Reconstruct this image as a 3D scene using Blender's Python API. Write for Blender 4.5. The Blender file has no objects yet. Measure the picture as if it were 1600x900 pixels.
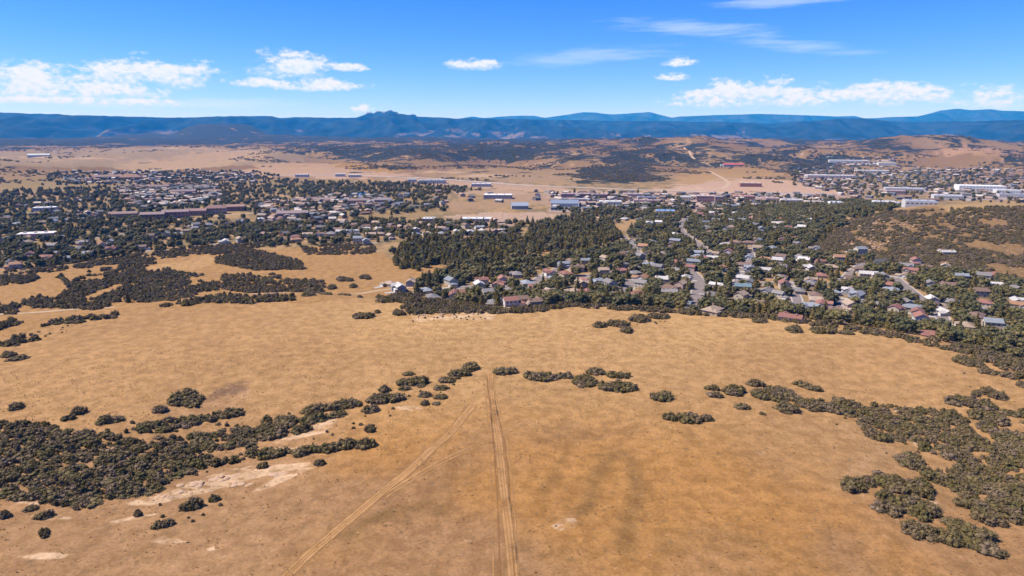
import bpy, bmesh, math, random
import numpy as np
from mathutils import Vector, Matrix

# ------------------------------------------------------------------ camera
W, H, F = 1600.0, 900.0, 1067.0            # photograph size and focal length in its pixels
CAM_Z = 120.0
TILT = math.atan((450 - 208) / F)          # horizon at row 208
scene = bpy.context.scene
col = scene.collection
cd = bpy.data.cameras.new('camera'); cam = bpy.data.objects.new('camera', cd); col.objects.link(cam)
cd.sensor_width = 36.0; cd.lens = 36.0 * F / W
cd.clip_start = 1.0; cd.clip_end = 200000.0
cam.location = (0, 0, CAM_Z); cam.rotation_euler = (math.pi / 2 - TILT, 0, 0)
scene.camera = cam
scene.view_settings.view_transform = 'Standard'; scene.view_settings.look = 'None'
scene.view_settings.gamma = 1.0; scene.view_settings.exposure = 0.9
scene.cycles.use_denoising = True
scene.cycles.max_bounces = 5; scene.cycles.diffuse_bounces = 2; scene.cycles.volume_bounces = 0
scene.cycles.transparent_max_bounces = 6
SUN_EL, SUN_AZ = math.radians(54), math.radians(-88)    # azimuth from the view direction, negative = left

CT, ST = math.cos(TILT), math.sin(TILT)
def ray(px, py):
    px = np.asarray(px, float); py = np.asarray(py, float)
    a = (px - W / 2) / F; b = (H / 2 - py) / F
    d = np.stack([a, CT + b * ST, -ST + b * CT], -1)
    return d / np.linalg.norm(d, axis=-1, keepdims=True)
def azel(px, py):
    d = ray(px, py); return np.arctan2(d[..., 0], d[..., 1]), np.arcsin(d[..., 2])
def project(x, y, z):
    x = np.asarray(x, float); z = np.asarray(z, float) - CAM_Z
    dep = y * CT - z * ST; up = y * ST + z * CT
    return W / 2 + F * x / dep, H / 2 - F * up / dep

# ------------------------------------------------------------------ node helper
def newmat(name):
    m = bpy.data.materials.new(name); m.use_nodes = True
    nt = m.node_tree; nt.nodes.clear(); return m, nt
class NT:
    def __init__(s, nt): s.nt = nt
    def n(s, typ, _ops=None, **kw):
        nd = s.nt.nodes.new(typ)
        for k, v in (_ops or {}).items(): setattr(nd, k, v)
        for k, v in kw.items():
            key = int(k[1:]) if k[0] == 'i' and k[1:].isdigit() else k.replace('_', ' ')
            s.put(nd.inputs[key], v)
        return nd
    def put(s, sock, v):
        if isinstance(v, bpy.types.NodeSocket): s.nt.links.new(v, sock)
        else: sock.default_value = v
    def math(s, op, a, b=0.0, c=None, clamp=False):
        nd = s.nt.nodes.new('ShaderNodeMath'); nd.operation = op; nd.use_clamp = clamp
        s.put(nd.inputs[0], a); s.put(nd.inputs[1], b)
        if c is not None: s.put(nd.inputs[2], c)
        return nd.outputs[0]
    def mix(s, f, a, b, mode='MIX'):
        nd = s.nt.nodes.new('ShaderNodeMix'); nd.data_type = 'RGBA'; nd.blend_type = mode
        s.put(nd.inputs[0], f)
        for i, v in ((6, a), (7, b)):
            s.put(nd.inputs[i], v if isinstance(v, bpy.types.NodeSocket) else (*v[:3], 1))
        return nd.outputs[2]
    def smooth(s, v, lo, hi, to0=0.0, to1=1.0):
        nd = s.nt.nodes.new('ShaderNodeMapRange'); nd.interpolation_type = 'SMOOTHSTEP'
        s.put(nd.inputs[0], v); s.put(nd.inputs[1], lo); s.put(nd.inputs[2], hi); s.put(nd.inputs[3], to0); s.put(nd.inputs[4], to1)
        return nd.outputs[0]
    def noise(s, vec, scale, detail=4.0, rough=0.55):
        nd = s.nt.nodes.new('ShaderNodeTexNoise'); s.put(nd.inputs['Vector'], vec)
        nd.inputs['Scale'].default_value = scale; nd.inputs['Detail'].default_value = detail; nd.inputs['Roughness'].default_value = rough
        return nd.outputs['Fac']
    def noise2(s, vec, scale, detail=4.0, rough=0.55):
        o = s.noise(vec, scale, detail, rough); o.node.noise_dimensions = '2D'; return o
    def scale(s, vec, sc):
        nd = s.nt.nodes.new('ShaderNodeVectorMath'); nd.operation = 'MULTIPLY'
        s.put(nd.inputs[0], vec); nd.inputs[1].default_value = sc; return nd.outputs[0]
    def out(s, bsdf, kind='ShaderNodeOutputMaterial', sock='Surface'):
        o = s.nt.nodes.new(kind); s.nt.links.new(bsdf, o.inputs[sock])
    def diffuse(s, colr, rough=0.9, spec=0.15, normal=None):
        nd = s.nt.nodes.new('ShaderNodeBsdfPrincipled')
        s.put(nd.inputs['Base Color'], colr if isinstance(colr, bpy.types.NodeSocket) else (*colr[:3], 1))
        nd.inputs['Roughness'].default_value = rough; nd.inputs['Specular IOR Level'].default_value = spec
        if normal is not None: s.put(nd.inputs['Normal'], normal)
        return nd.outputs[0]

# ------------------------------------------------------------------ world: clear sky with a band of fair-weather cumulus and thin cirrus
CUM = [  # cumulus: photo position of centre of the flat base, half width, height above, depth below
 (55,139,75,31,12),(235,121,92,25,14),(165,145,75,18,7),(120,159,130,7,5),(458,106,56,24,18),(405,133,36,10,4),(545,108,26,8,4),(500,137,70,14,5),
 (738,102,42,10,8),(1066,100,28,9,4),(1048,122,24,8,4),(566,171,18,6,5),(1170,150,85,22,14),(1110,162,72,18,6),(1255,155,70,20,12),(1385,152,90,19,11),(1555,158,40,17,9)]
CIR = [  # thin cirrus streaks: centre, half width, half height, tilt, strength
 (1085,46,140,13,0.08,.55),(1240,73,110,10,.12,.45),(930,86,170,14,-.06,.42),(1230,3,110,8,.0,.5),(250,160,220,10,0,.4)]
world = bpy.data.worlds.new('World'); scene.world = world; world.use_nodes = True
world.cycles.sampling_method = 'NONE'
nt = world.node_tree; nt.nodes.clear(); g = NT(nt)
sky = nt.nodes.new('ShaderNodeTexSky'); sky.sky_type = 'NISHITA'; sky.sun_disc = False
sky.sun_elevation = SUN_EL; sky.sun_rotation = SUN_AZ
sky.altitude = 2000; sky.air_density = 1.0; sky.dust_density = 0.2; sky.ozone_density = 3.0
hs = g.n('ShaderNodeHueSaturation', Color=sky.outputs[0], Saturation=1.38, Value=1.0)
SKY_STRENGTH = 0.106
skyc = g.scale(hs.outputs[0], (SKY_STRENGTH * .52, SKY_STRENGTH * .565, SKY_STRENGTH * 1.03))     # the photograph's deep, slightly polarised blue
tc = nt.nodes.new('ShaderNodeTexCoord'); sp = g.n('ShaderNodeSeparateXYZ', Vector=tc.outputs['Generated'])
az = g.math('ARCTAN2', sp.outputs[0], sp.outputs[1]); el = g.math('ARCSINE', sp.outputs[2])
az = g.math('WRAP', az, math.pi / 4, -math.pi / 4)      # the same cloud band goes on all round
uv = g.n('ShaderNodeCombineXYZ', X=az, Y=el)
n1 = g.noise2(g.scale(uv.outputs[0], (26, 60, 1)), 1.0, 6, .62)
n2 = g.noise2(g.scale(uv.outputs[0], (95, 190, 1)), 1.0, 4, .6)
nn = g.math('ADD', g.math('MULTIPLY', g.math('SUBTRACT', n1, .5), 2.6), g.math('MULTIPLY', g.math('SUBTRACT', n2, .5), 1.3))
body = None; hgt = None
eld = g.math('MULTIPLY', el, F / 1.15)
for cx, cy, hw, up, dn in CUM:
    a0, e0 = azel(cx, cy); k_ = F / (hw * 1.12)
    du = g.math('MULTIPLY_ADD', az, k_, -float(a0) * k_)
    dv = g.math('SUBTRACT', eld, float(e0) * F / 1.15)
    t = g.math('MAXIMUM', g.math('MULTIPLY', dv, 1 / up), g.math('MULTIPLY', dv, -1 / dn))
    r2 = g.math('MULTIPLY_ADD', du, du, g.math('MULTIPLY', t, t))
    hh = g.math('MULTIPLY_ADD', dv, 1.15 / up, 0.0)
    if body is None: body, hgt = r2, hh
    else:
        hgt = g.n('ShaderNodeMix', {'data_type': 'FLOAT'}, i0=g.math('MULTIPLY_ADD', g.math('SUBTRACT', body, r2), 3.0, .5, clamp=True), i2=hgt, i3=hh).outputs[0]
        body = g.math('MINIMUM', body, r2)
dens = g.math('ADD', g.math('SUBTRACT', 1.0, body), nn)
# softer at the base than at the top
alpha = g.smooth(dens, 0.0, g.smooth(hgt, -1.0, .5, 1.7, .95))
ns = g.noise2(g.scale(uv.outputs[0], (7, 75, 1)), 1.0, 4, .65)
cir = None
for cx, cy, hw, hv, tl, st in CIR:
    a0, e0 = azel(cx, cy)
    du = g.math('SUBTRACT', az, float(a0)); dv = g.math('ADD', g.math('SUBTRACT', el, float(e0)), g.math('MULTIPLY', du, tl))
    du = g.math('MULTIPLY', du, F / hw); dv = g.math('MULTIPLY', dv, F / hv)
    s_ = g.math('SUBTRACT', 1.0, g.math('ADD', g.math('MULTIPLY', du, du), g.math('MULTIPLY', dv, dv)))
    s_ = g.math('MULTIPLY', g.smooth(g.math('ADD', s_, g.math('MULTIPLY', g.math('SUBTRACT', ns, .55), 3.2)), -.25, 1.5), st)
    cir = s_ if cir is None else g.math('MAXIMUM', cir, s_)
light = g.smooth(g.math('ADD', hgt, g.math('MULTIPLY', g.math('SUBTRACT', n2, .5), 3.5)), -1.0, .7)
ccol = g.mix(light, (.36, .45, .58), (.50, .525, .57))
c1 = g.mix(g.math('MULTIPLY', cir, .8), skyc, (.46, .53, .62))
c2 = g.mix(g.math('MULTIPLY', alpha, .95), c1, ccol)
bg = g.n('ShaderNodeBackground', Color=c2, Strength=1.0)
g.out(bg.outputs[0], 'ShaderNodeOutputWorld')

sl = bpy.data.lights.new('sun', 'SUN'); sun = bpy.data.objects.new('sun', sl); col.objects.link(sun)
sl.energy = 5.0; sl.angle = math.radians(0.53); sl.color = (1.0, .94, .85)
sd = Vector((math.sin(SUN_AZ) * math.cos(SUN_EL), math.cos(SUN_AZ) * math.cos(SUN_EL), math.sin(SUN_EL)))
sun.rotation_euler = (-sd).to_track_quat('-Z', 'Y').to_euler(); sun.location = (-300, 100, 900)

# ------------------------------------------------------------------ numpy noise and terrain height
def _hash(ix, iy, s):
    h = (ix.astype(np.int64) * 374761393 + iy.astype(np.int64) * 668265263 + s * 1442695041) & 0xFFFFFFFF
    h = ((h ^ (h >> 13)) * 1274126177) & 0xFFFFFFFF
    return ((h ^ (h >> 16)) & 0xFFFFFF) / float(0xFFFFFF)
def vnoise(x, y, s=0):
    ix, iy = np.floor(x), np.floor(y); fx, fy = x - ix, y - iy
    fx = fx * fx * (3 - 2 * fx); fy = fy * fy * (3 - 2 * fy)
    a, b, c, d = _hash(ix, iy, s), _hash(ix + 1, iy, s), _hash(ix, iy + 1, s), _hash(ix + 1, iy + 1, s)
    return (a + (b - a) * fx) * (1 - fy) + (c + (d - c) * fx) * fy
def fbm(x, y, s=0, o=4):
    v = 0; a = .5; t = 0
    for k in range(o):
        v = v + a * vnoise(x * 2 ** k + 17.3 * k, y * 2 ** k - 9.1 * k, s + k); t += a; a *= .5
    return v / t
def sst(v, lo, hi):
    t = np.clip((v - lo) / (hi - lo), 0, 1); return t * t * (3 - 2 * t)
def plane_hit(px, py, z=0.0):
    d = ray(px, py); t = (z - CAM_Z) / d[..., 2]; return d[..., 0] * t, d[..., 1] * t
EDGE = [(-900,760),(-300,600),(-100,540),(0,508),(150,492),(330,468),(450,462),(600,474),(760,489),(900,480),(1000,487),(1100,494),(1200,500),
        (1300,512),(1400,526),(1500,550),(1600,590),(1750,650),(2500,800)]
_ex, _ey = plane_hit([p[0] for p in EDGE], [p[1] for p in EDGE])
_ea, _er = np.arctan2(_ex, _ey), np.hypot(_ex, _ey)
def height(x, y):
    x = np.asarray(x, float); y = np.asarray(y, float)
    r = np.hypot(x, y); a = np.arctan2(x, y)
    er = np.interp(a, _ea, _er)
    z = 1.6 * (fbm(x / 120, y / 120, 3) - .5)
    z = z - 14 * sst(r - er, 0, 90)
    # gullies under the scrub on either side of the field
    z = z - 5 * np.exp(-((x + 120 + .12 * (y - 260)) / 45) ** 2 - ((y - 250) / 60) ** 2)
    z = z - 4 * np.exp(-((x - 175) / 40) ** 2 - ((y - 250) / 70) ** 2)
    def bump(cx, cy, sx, sy, h, p=1.0):
        return h * np.exp(-(((x - cx) / sx) ** 2 + ((y - cy) / sy) ** 2) ** p)
    z = z + bump(730, 920, 290, 190, 39) + bump(560, 870, 110, 120, 12)
    z = z + bump(-1900, 2150, 330, 420, 62)
    # land rises beyond the town
    far = sst(r, 2300, 5200)
    cen = np.interp(a, [-.8, -.45, -.25, 0, .12, .3, .42, .6, .9], [25, 30, 42, 50, 62, 66, 52, 44, 30])
    z = z + far * cen
    amp = sst(r, 2200, 3600)
    rid = 1 - np.abs(2 * fbm(x / 850, y / 850, 21, 4) - 1)
    z = z + amp * (rid - .76) * 150 * np.interp(a, [-.6, -.3, 0, .9], [.3, .5, .85, 1.0])
    z = z + bump(3900 * math.tan(.555), 3900, 330, 420, 66)
    z = z + bump(4600 * math.tan(.235), 4600, 600, 600, 26)
    z = z - sst(r, 5600, 9000) * (cen * .7)
    # flat-topped butte and its neighbour
    z = z + bump(-3750, 9000, 500, 700, 165, 2.2) + bump(-4750, 9200, 380, 800, 70, 1.2) + bump(-3150, 8300, 700, 800, 38, 1.5)
    rd2 = 1 - np.abs(2 * fbm(x / 1700, y / 1700, 33, 4) - 1)
    z = z + sst(r, 5900, 8200) * (.35 + rd2) * np.interp(a, [-.9, -.2, 0, .5, .9], [58, 52, 20, 16, 20])
    z = z - sst(r, 9000, 12500) * 60
    return z
def ground_hit(px, py):
    """Points where the photo's pixels meet the ground."""
    d = ray(px, py); shp = d.shape[:-1]; d = d.reshape(-1, 3); pyf = np.broadcast_to(np.asarray(py, float), shp).reshape(-1)
    near = pyf > 335; hi = np.zeros(len(d))
    if near.any():                           # steep view: the plane hit, then a few corrections
        dn_ = d[near]; t = CAM_Z / -dn_[:, 2]
        for _ in range(9):
            p = dn_ * t[:, None]; t = .5 * t + .5 * (height(p[:, 0], p[:, 1]) - CAM_Z) / dn_[:, 2]
        hi[near] = t
    if (~near).any():                        # grazing view: march until below the ground, then bisect
        df = d[~near]; t = np.full(len(df), 600.0); prev = t.copy(); done = np.zeros(len(df), bool); lo, h2 = t.copy(), t.copy()
        for _ in range(75):
            p = df * t[:, None]; hit = (CAM_Z + p[:, 2] < height(p[:, 0], p[:, 1])) & ~done
            lo[hit] = prev[hit]; h2[hit] = t[hit]; done |= hit
            prev = np.where(done, prev, t); t = np.where(done, t, t * 1.035 + 5)
            if done.all(): break
        lo[~done] = h2[~done] = 10500.0
        for _ in range(12):
            m = (lo + h2) / 2; p = df * m[:, None]; b = CAM_Z + p[:, 2] < height(p[:, 0], p[:, 1]); h2 = np.where(b, m, h2); lo = np.where(b, lo, m)
        hi[~near] = h2
    p = d * hi[:, None]
    return np.stack([p[:, 0], p[:, 1]], -1).reshape(shp + (2,))
def inpoly(x, y, poly):
    c = np.zeros(x.shape, bool); n = len(poly); j = n - 1
    for i in range(n):
        xi, yi = poly[i]; xj, yj = poly[j]
        m = ((yi > y) != (yj > y)) & (x < (xj - xi) * (y - yi) / (yj - yi + 1e-12) + xi)
        c ^= m; j = i
    return c
def gpoly(pts):
    """photo outline -> ground outline, with edges subdivided so that they follow the relief"""
    out = []
    for i in range(len(pts)):
        a, b = pts[i], pts[(i + 1) % len(pts)]
        k = max(1, int(math.hypot(a[0] - b[0], a[1] - b[1]) / 25))
        out += [(a[0] + (b[0] - a[0]) * q / k, a[1] + (b[1] - a[1]) * q / k) for q in range(k)]
    return ground_hit([p[0] for p in out], [p[1] for p in out])
def mesh_obj(name, verts, faces, mat=None, smooth=False, parent=None):
    me = bpy.data.meshes.new(name)
    verts = np.asarray(verts, np.float32); 
    if isinstance(faces, np.ndarray) and faces.ndim == 2:
        k = faces.shape[1]; nf = len(faces)
        me.vertices.add(len(verts)); me.vertices.foreach_set('co', verts.ravel())
        me.loops.add(nf * k); me.loops.foreach_set('vertex_index', faces.astype(np.int32).ravel())
        me.polygons.add(nf); me.polygons.foreach_set('loop_start', np.arange(nf, dtype=np.int32) * k)
        me.update(calc_edges=True)
    else:
        me.from_pydata([tuple(v) for v in verts.tolist()], [], faces); me.update()
    if smooth: me.polygons.foreach_set('use_smooth', np.ones(len(me.polygons), bool))
    if mat: me.materials.append(mat)
    o = bpy.data.objects.new(name, me); col.objects.link(o); o.parent = parent
    return o
def tag(o, label=None, cat=None, group=None, kind=None):
    if label: o['label'] = label
    if cat: o['category'] = cat
    if group: o['group'] = group
    if kind: o['kind'] = kind
    return o
def grid_faces(nr, nc):
    i = np.arange(nr - 1)[:, None] * nc + np.arange(nc - 1)[None]
    return np.stack([i, i + 1, i + nc + 1, i + nc], -1).reshape(-1, 4)

# ------------------------------------------------------------------ terrain sheet
rows_px = np.concatenate([np.linspace(1150, 900, 50)[:-1], np.linspace(900, 300, 400)[:-1], np.linspace(300, 218.5, 100)])
_, rr = plane_hit(np.full(len(rows_px), 800.0), rows_px)
rr = np.concatenate([[0.5, 30, 60], rr[rr > 65], [12500, 15000, 20000, 29500]])
aa = np.concatenate([np.linspace(-math.pi, -.80, 40)[:-1], np.linspace(-.80, .80, 1000), np.linspace(.80, math.pi, 40)[1:]])
R_, A_ = np.meshgrid(rr, aa, indexing='ij')
GX, GY = R_ * np.sin(A_), R_ * np.cos(A_)
GZ = height(GX, GY)

NR = len(rr)
tint = np.zeros(GX.shape + (3,))
def lin(c): 
    c = np.asarray(c, float) / 255; return np.where(c < .04045, c / 12.92, ((c + .055) / 1.055) ** 2.4)
K = 0.49                                   # daylight level of the photograph -> albedo
def alb(r, g_, b): return lin((r, g_, b)) * K
warp = R_ * .006
WX = GX + warp * 2 * (fbm(GX / 40, GY / 40, 51, 3) - .5) * 4; WY = GY + warp * 2 * (fbm(GX / 40 + 90, GY / 40, 57, 3) - .5) * 7
big = fbm(GX / 70, GY / 70, 61, 4)[..., None]; mid = fbm(GX / 18, GY / 26, 66, 4)[..., None]; wide = fbm(GX / 230, GY / 160, 71, 3)[..., None]
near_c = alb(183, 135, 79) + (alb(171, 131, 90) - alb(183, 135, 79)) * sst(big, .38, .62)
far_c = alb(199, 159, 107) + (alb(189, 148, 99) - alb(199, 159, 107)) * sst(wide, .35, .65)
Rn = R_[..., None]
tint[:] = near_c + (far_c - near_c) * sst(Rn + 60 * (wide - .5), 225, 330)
left_c = alb(176, 137, 96)
tint += (left_c - tint) * (sst(-GX - 25 - .12 * GY, 0, 35) * sst(330 - R_, 0, 60))[..., None]
right_c = alb(184, 144, 98)
tint += (right_c - tint) * (sst(GX - 75, 0, 60) * sst(GY - 200, 0, 60) * sst(340 - R_, 0, 60) * .8)[..., None]
tint *= 1 + .26 * (mid - .5)
ERG = np.interp(A_, _ea, _er)
val = sst(R_ - ERG, 25, 70)[..., None]
valley = alb(148, 128, 92) + (alb(186, 152, 108) - alb(148, 128, 92)) * sst(mid, .40, .62)
tint += (valley - tint) * val
hillc = alb(176, 146, 112) + (alb(160, 128, 96) - alb(176, 146, 112)) * sst(fbm(GX / 400, GY / 400, 80, 4)[..., None], .35, .65)
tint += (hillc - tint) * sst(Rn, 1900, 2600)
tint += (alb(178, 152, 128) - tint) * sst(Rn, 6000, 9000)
def polymask(poly):
    P = gpoly(poly); x0, y0 = P.min(0); x1, y1 = P.max(0)
    m = np.zeros(WX.shape); sel = (WX >= x0) & (WX <= x1) & (WY >= y0) & (WY <= y1)
    m[sel] = inpoly(WX[sel], WY[sel], [tuple(p) for p in P]); return m
def paint(poly, c, amt=1.0, var=.15, ragged=0.0):
    m = polymask(poly)
    if ragged: m = m * (1 - ragged * (1 - sst(fbm(GX / 5.5, GY / 2.6, 77, 4), .40, .50)))
    m[:, 1:-1] = (m[:, :-2] + 2 * m[:, 1:-1] + m[:, 2:]) / 4
    sel = m > 0; ms = (m[sel] * amt)[..., None]
    tint[sel] += (np.asarray(c) * (1 + var * (mid[sel] - .5)) - tint[sel]) * ms
PINK, GOLD, PALE = alb(206, 172, 146), alb(190, 150, 95), alb(222, 188, 150)
# open grass beyond the edge on the left, grove clearing
paint([(-60,540),(-60,440),(60,420),(250,398),(330,388),(420,390),(470,386),(560,385),(625,408),(735,420),(650,440),(600,462),(400,470),(150,495)], alb(184, 143, 92))
paint([(800,397),(870,389),(945,390),(880,405),(810,410)], alb(186, 148, 98))
paint([(200,352),(280,338),(330,330),(400,335),(330,342),(260,350),(190,364)], alb(180, 150, 105))
paint([(245,415),(330,398),(330,412),(300,420)], alb(196, 156, 104))
paint([(0,330),(80,325),(80,337),(0,340)], alb(160, 138, 90)); paint([(0,283),(70,276),(140,285),(235,288),(130,300),(0,298)], alb(166, 142, 100))
paint([(195,332),(240,324),(330,315),(345,320),(240,332),(200,337)], alb(140, 128, 74)); paint([(400,290),(480,292),(500,300),(430,300)], alb(150, 135, 85))
paint([(510,333),(640,328),(740,322),(760,328),(600,345),(520,343)], alb(165, 138, 96)); paint([(505,325),(520,325),(520,336),(505,336)], alb(96, 98, 60))
paint([(670,318),(800,312),(830,322),(700,330)], alb(178, 146, 110)); paint([(690,338),(800,330),(870,335),(860,345),(720,350)], alb(196, 166, 140))
paint([(770,305),(870,303),(870,320),(780,315)], alb(180, 150, 118)); paint([(690,300),(780,297),(860,303),(760,306)], alb(190, 160, 132))
paint([(1240,412),(1275,380),(1310,345),(1400,330),(1500,324),(1760,318),(1760,480),(1600,455),(1500,442),(1400,414)], alb(152, 122, 84), 1.0, .5)
paint([(860,301),(1000,304),(1340,306),(1400,318),(1200,322),(1000,328),(860,332)], alb(190, 160, 142), .85, .5)
paint([(1240,266),(1330,262),(1640,268),(1640,312),(1340,306)], alb(178, 150, 130), .6, .6)
# bare construction ground, pale plain and pasture by the highway
paint([(-50,238),(170,231),(300,228),(480,236),(470,255),(250,264),(-50,258)], alb(184, 160, 138)); paint([(170,260),(300,240),(350,232),(400,236),(420,248),(330,262),(220,272)], alb(206, 176, 150))
paint([(330,275),(400,262),(405,255),(520,255),(620,266),(640,274),(560,280),(430,276)], PINK); paint([(520,258),(560,254),(600,258),(640,266),(600,271)], GOLD)
paint([(620,276),(760,283),(900,296),(1000,300),(1000,305),(900,303),(760,294),(600,283)], alb(196, 164, 136)); paint([(640,268),(760,262),(905,265),(905,288),(800,284),(680,276)], alb(182, 152, 116), .8)
paint([(1000,302),(1050,292),(1090,283),(1160,276),(1220,280),(1290,291),(1345,302),(1200,308)], PINK); paint([(1050,288),(1075,266),(1190,262),(1240,272),(1160,279),(1090,285)], alb(192, 156, 108))
paint([(1330,270),(1480,272),(1500,285),(1400,290),(1340,284)], alb(160, 140, 92)); paint([(1340,300),(1390,300),(1400,315),(1350,310)], alb(170, 145, 100))
paint([(1480,320),(1600,312),(1700,312),(1640,330),(1500,330)], alb(186, 155, 108)); paint([(1450,246),(1475,231),(1550,228),(1590,242),(1530,243)], alb(206, 166, 136))
for px_, py_, w_ in [(250,252,70),(380,244,50),(460,262,60),(590,244,40),(700,268,55),(760,274,45),(850,258,40),(880,240,35),(1010,252,30),(1090,236,30),(1130,246,26),(1230,246,34),(1310,240,30),(1420,262,40),(1500,266,50),(1570,252,40),(1180,284,50),(1080,294,50),(120,248,80),(300,232,60),(520,240,40),(660,240,36)]:
    paint([(px_ - w_, py_ + 1.2), (px_ - w_ * .3, py_ - 1.6), (px_ + w_ * .5, py_ - 1.0), (px_ + w_, py_ + .8), (px_ + w_ * .2, py_ + 2.2)], alb(214, 182, 152), .8, .4)
paint([(1260,268),(1340,266),(1345,275),(1260,282)], alb(196, 160, 140)); paint([(1380,250),(1440,236),(1450,240),(1400,254)], alb(200, 165, 130))
paint([(1030,228),(1060,219),(1090,222),(1060,230)], alb(205, 172, 135)); paint([(985,240),(900,265),(905,288),(960,270)], alb(186, 156, 120), .5)
# pale sandstone and washed-out bare soil on the near slopes
BARE = [[(300,748),(350,741),(420,738),(505,735),(490,745),(420,752),(350,764),(300,776),(240,793),(185,797),(215,782),(265,768)],
 [(400,770),(440,752),(500,742),(470,752),(430,766),(395,773)],[(0,792),(40,784),(60,776),(110,790),(100,800),(60,796),(0,800)],[(20,742),(50,734),(90,738),(80,750),(30,755)],
 [(165,824),(200,816),(250,808),(240,815),(200,823),(170,829)],[(240,846),(270,838),(310,847),(270,849)],[(36,866),(70,862),(110,871),(95,876),(60,872)],
 [(25,824),(60,814),(100,820),(60,824)],[(425,694),(470,678),(510,668),(500,682),(460,692),(420,702)],[(600,640),(640,632),(650,640),(620,641)],[(400,713),(440,706),(470,708),(430,714)],
 [(335,852),(350,848),(352,852),(340,855)],[(862,816),(890,803),(905,812),(904,822),(880,822),(868,826)],[(1455,777),(1470,778),(1480,795),(1470,798),(1460,788)],[(1412,675),(1425,683),(1432,696),(1420,690)],
 [(1340,640),(1355,640),(1352,650),(1338,648)],[(640,492),(680,488),(760,486),(758,498),(700,496),(650,498)],[(1175,708),(1195,710),(1195,715),(1178,713)],[(170,690),(190,700),(185,712),(172,705)]]
for b in BARE: paint(b, PALE, .9, .3, .85)
paint([(300,650),(330,612),(360,600),(398,602),(390,622),(345,630)], alb(146, 114, 88), .9, .6, .7); paint([(180,645),(240,640),(330,628),(400,615),(380,655),(260,655)], alb(184, 145, 106), .6)
# grass that grows darker along old furrows
def furrow(pts, width, c, amt):
    P = ground_hit([p[0] for p in pts], [p[1] for p in pts]); sel = R_ < 420
    x, y = GX[sel] + 5 * (mid[sel][..., 0] - .5), GY[sel]; d = np.full(x.shape, 1e9)
    for (ax, ay), (bx, by) in zip(P[:-1], P[1:]):
        L = (bx - ax) ** 2 + (by - ay) ** 2; t = np.clip(((x - ax) * (bx - ax) + (y - ay) * (by - ay)) / L, 0, 1)
        d = np.minimum(d, np.hypot(x - ax - t * (bx - ax), y - ay - t * (by - ay)))
    m = (np.exp(-(d / width) ** 2) * amt * (.5 + big[sel][..., 0]))[..., None]
    tint[sel] = tint[sel] + (np.asarray(c) - tint[sel]) * np.clip(m, 0, 1)
OL = alb(140, 108, 66)
furrow([(905,800),(925,765),(938,735),(955,712),(970,706),(985,716),(995,745),(992,790),(978,830),(975,860)], 3.2, OL, .75)
furrow([(860,690),(920,680),(985,672)], 6, alb(150, 112, 72), .6); furrow([(545,838),(590,806),(640,792),(690,800)], 3.5, OL, .6); furrow([(1050,850),(1110,830),(1180,845)], 6, OL, .35)
furrow([(845,770),(870,740),(890,710)], 2.2, OL, .45); furrow([(1320,760),(1380,700),(1330,670)], 6, alb(186, 150, 108), .5)

scrubm = sst(R_, 2000, 2800) * .60
def scrubzone(poly, v):
    scrubm[polymask(poly) > 0] = v
for poly, v in [([(-50,258),(-50,236),(170,231),(300,228),(400,232),(480,238),(560,258),(640,268),(620,285),(300,285)], .34), ([(440,238),(480,226),(900,224),(905,240),(800,250),(640,250),(560,246)], .80),
  ([(905,265),(960,245),(1030,232),(1060,240),(1010,265),(1050,280),(960,288),(900,288)], .80), ([(640,255),(800,252),(905,265),(900,296),(700,280)], .42), ([(1050,288),(1075,262),(1190,262),(1345,302),(1000,308)], .26),
  ([(1190,235),(1330,235),(1330,262),(1200,262)], .78), ([(1400,256),(1450,236),(1500,228),(1590,238),(1580,255),(1480,262)], .40), ([(1330,262),(1700,262),(1700,320),(1340,305)], .36), ([(1070,240),(1180,232),(1190,262),(1075,262)], .62)]: scrubzone(poly, v)
scrubm = np.where(R_ > 5600, np.maximum(scrubm, .92 * sst(R_, 5400, 7000)), scrubm)

gm, gnt = newmat('dry_grassland'); g = NT(gnt)
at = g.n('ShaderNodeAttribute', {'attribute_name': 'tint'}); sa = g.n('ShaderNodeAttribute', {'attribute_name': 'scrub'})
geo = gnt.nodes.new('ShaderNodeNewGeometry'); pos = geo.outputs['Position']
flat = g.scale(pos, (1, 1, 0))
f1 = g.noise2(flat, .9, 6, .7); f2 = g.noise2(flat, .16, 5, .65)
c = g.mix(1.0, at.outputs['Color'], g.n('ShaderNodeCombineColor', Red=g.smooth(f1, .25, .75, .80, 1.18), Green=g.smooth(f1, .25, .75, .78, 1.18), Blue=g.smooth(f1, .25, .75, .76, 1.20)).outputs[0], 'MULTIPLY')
c = g.mix(1.0, c, g.n('ShaderNodeCombineColor', Red=g.smooth(f2, .28, .72, .80, 1.17), Green=g.smooth(f2, .28, .72, .78, 1.17), Blue=g.smooth(f2, .28, .72, .74, 1.19)).outputs[0], 'MULTIPLY')
dn = g.noise2(flat, .45, 3, .5)
c = g.mix(g.smooth(dn, .62, .74, 0, .6), c, (.10, .07, .036))         # dark tussocks
pn = g.noise2(flat, .33, 4, .7)
c = g.mix(g.smooth(pn, .66, .78, 0, .5), c, (.40, .28, .16))            # bleached tufts and stones
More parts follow.
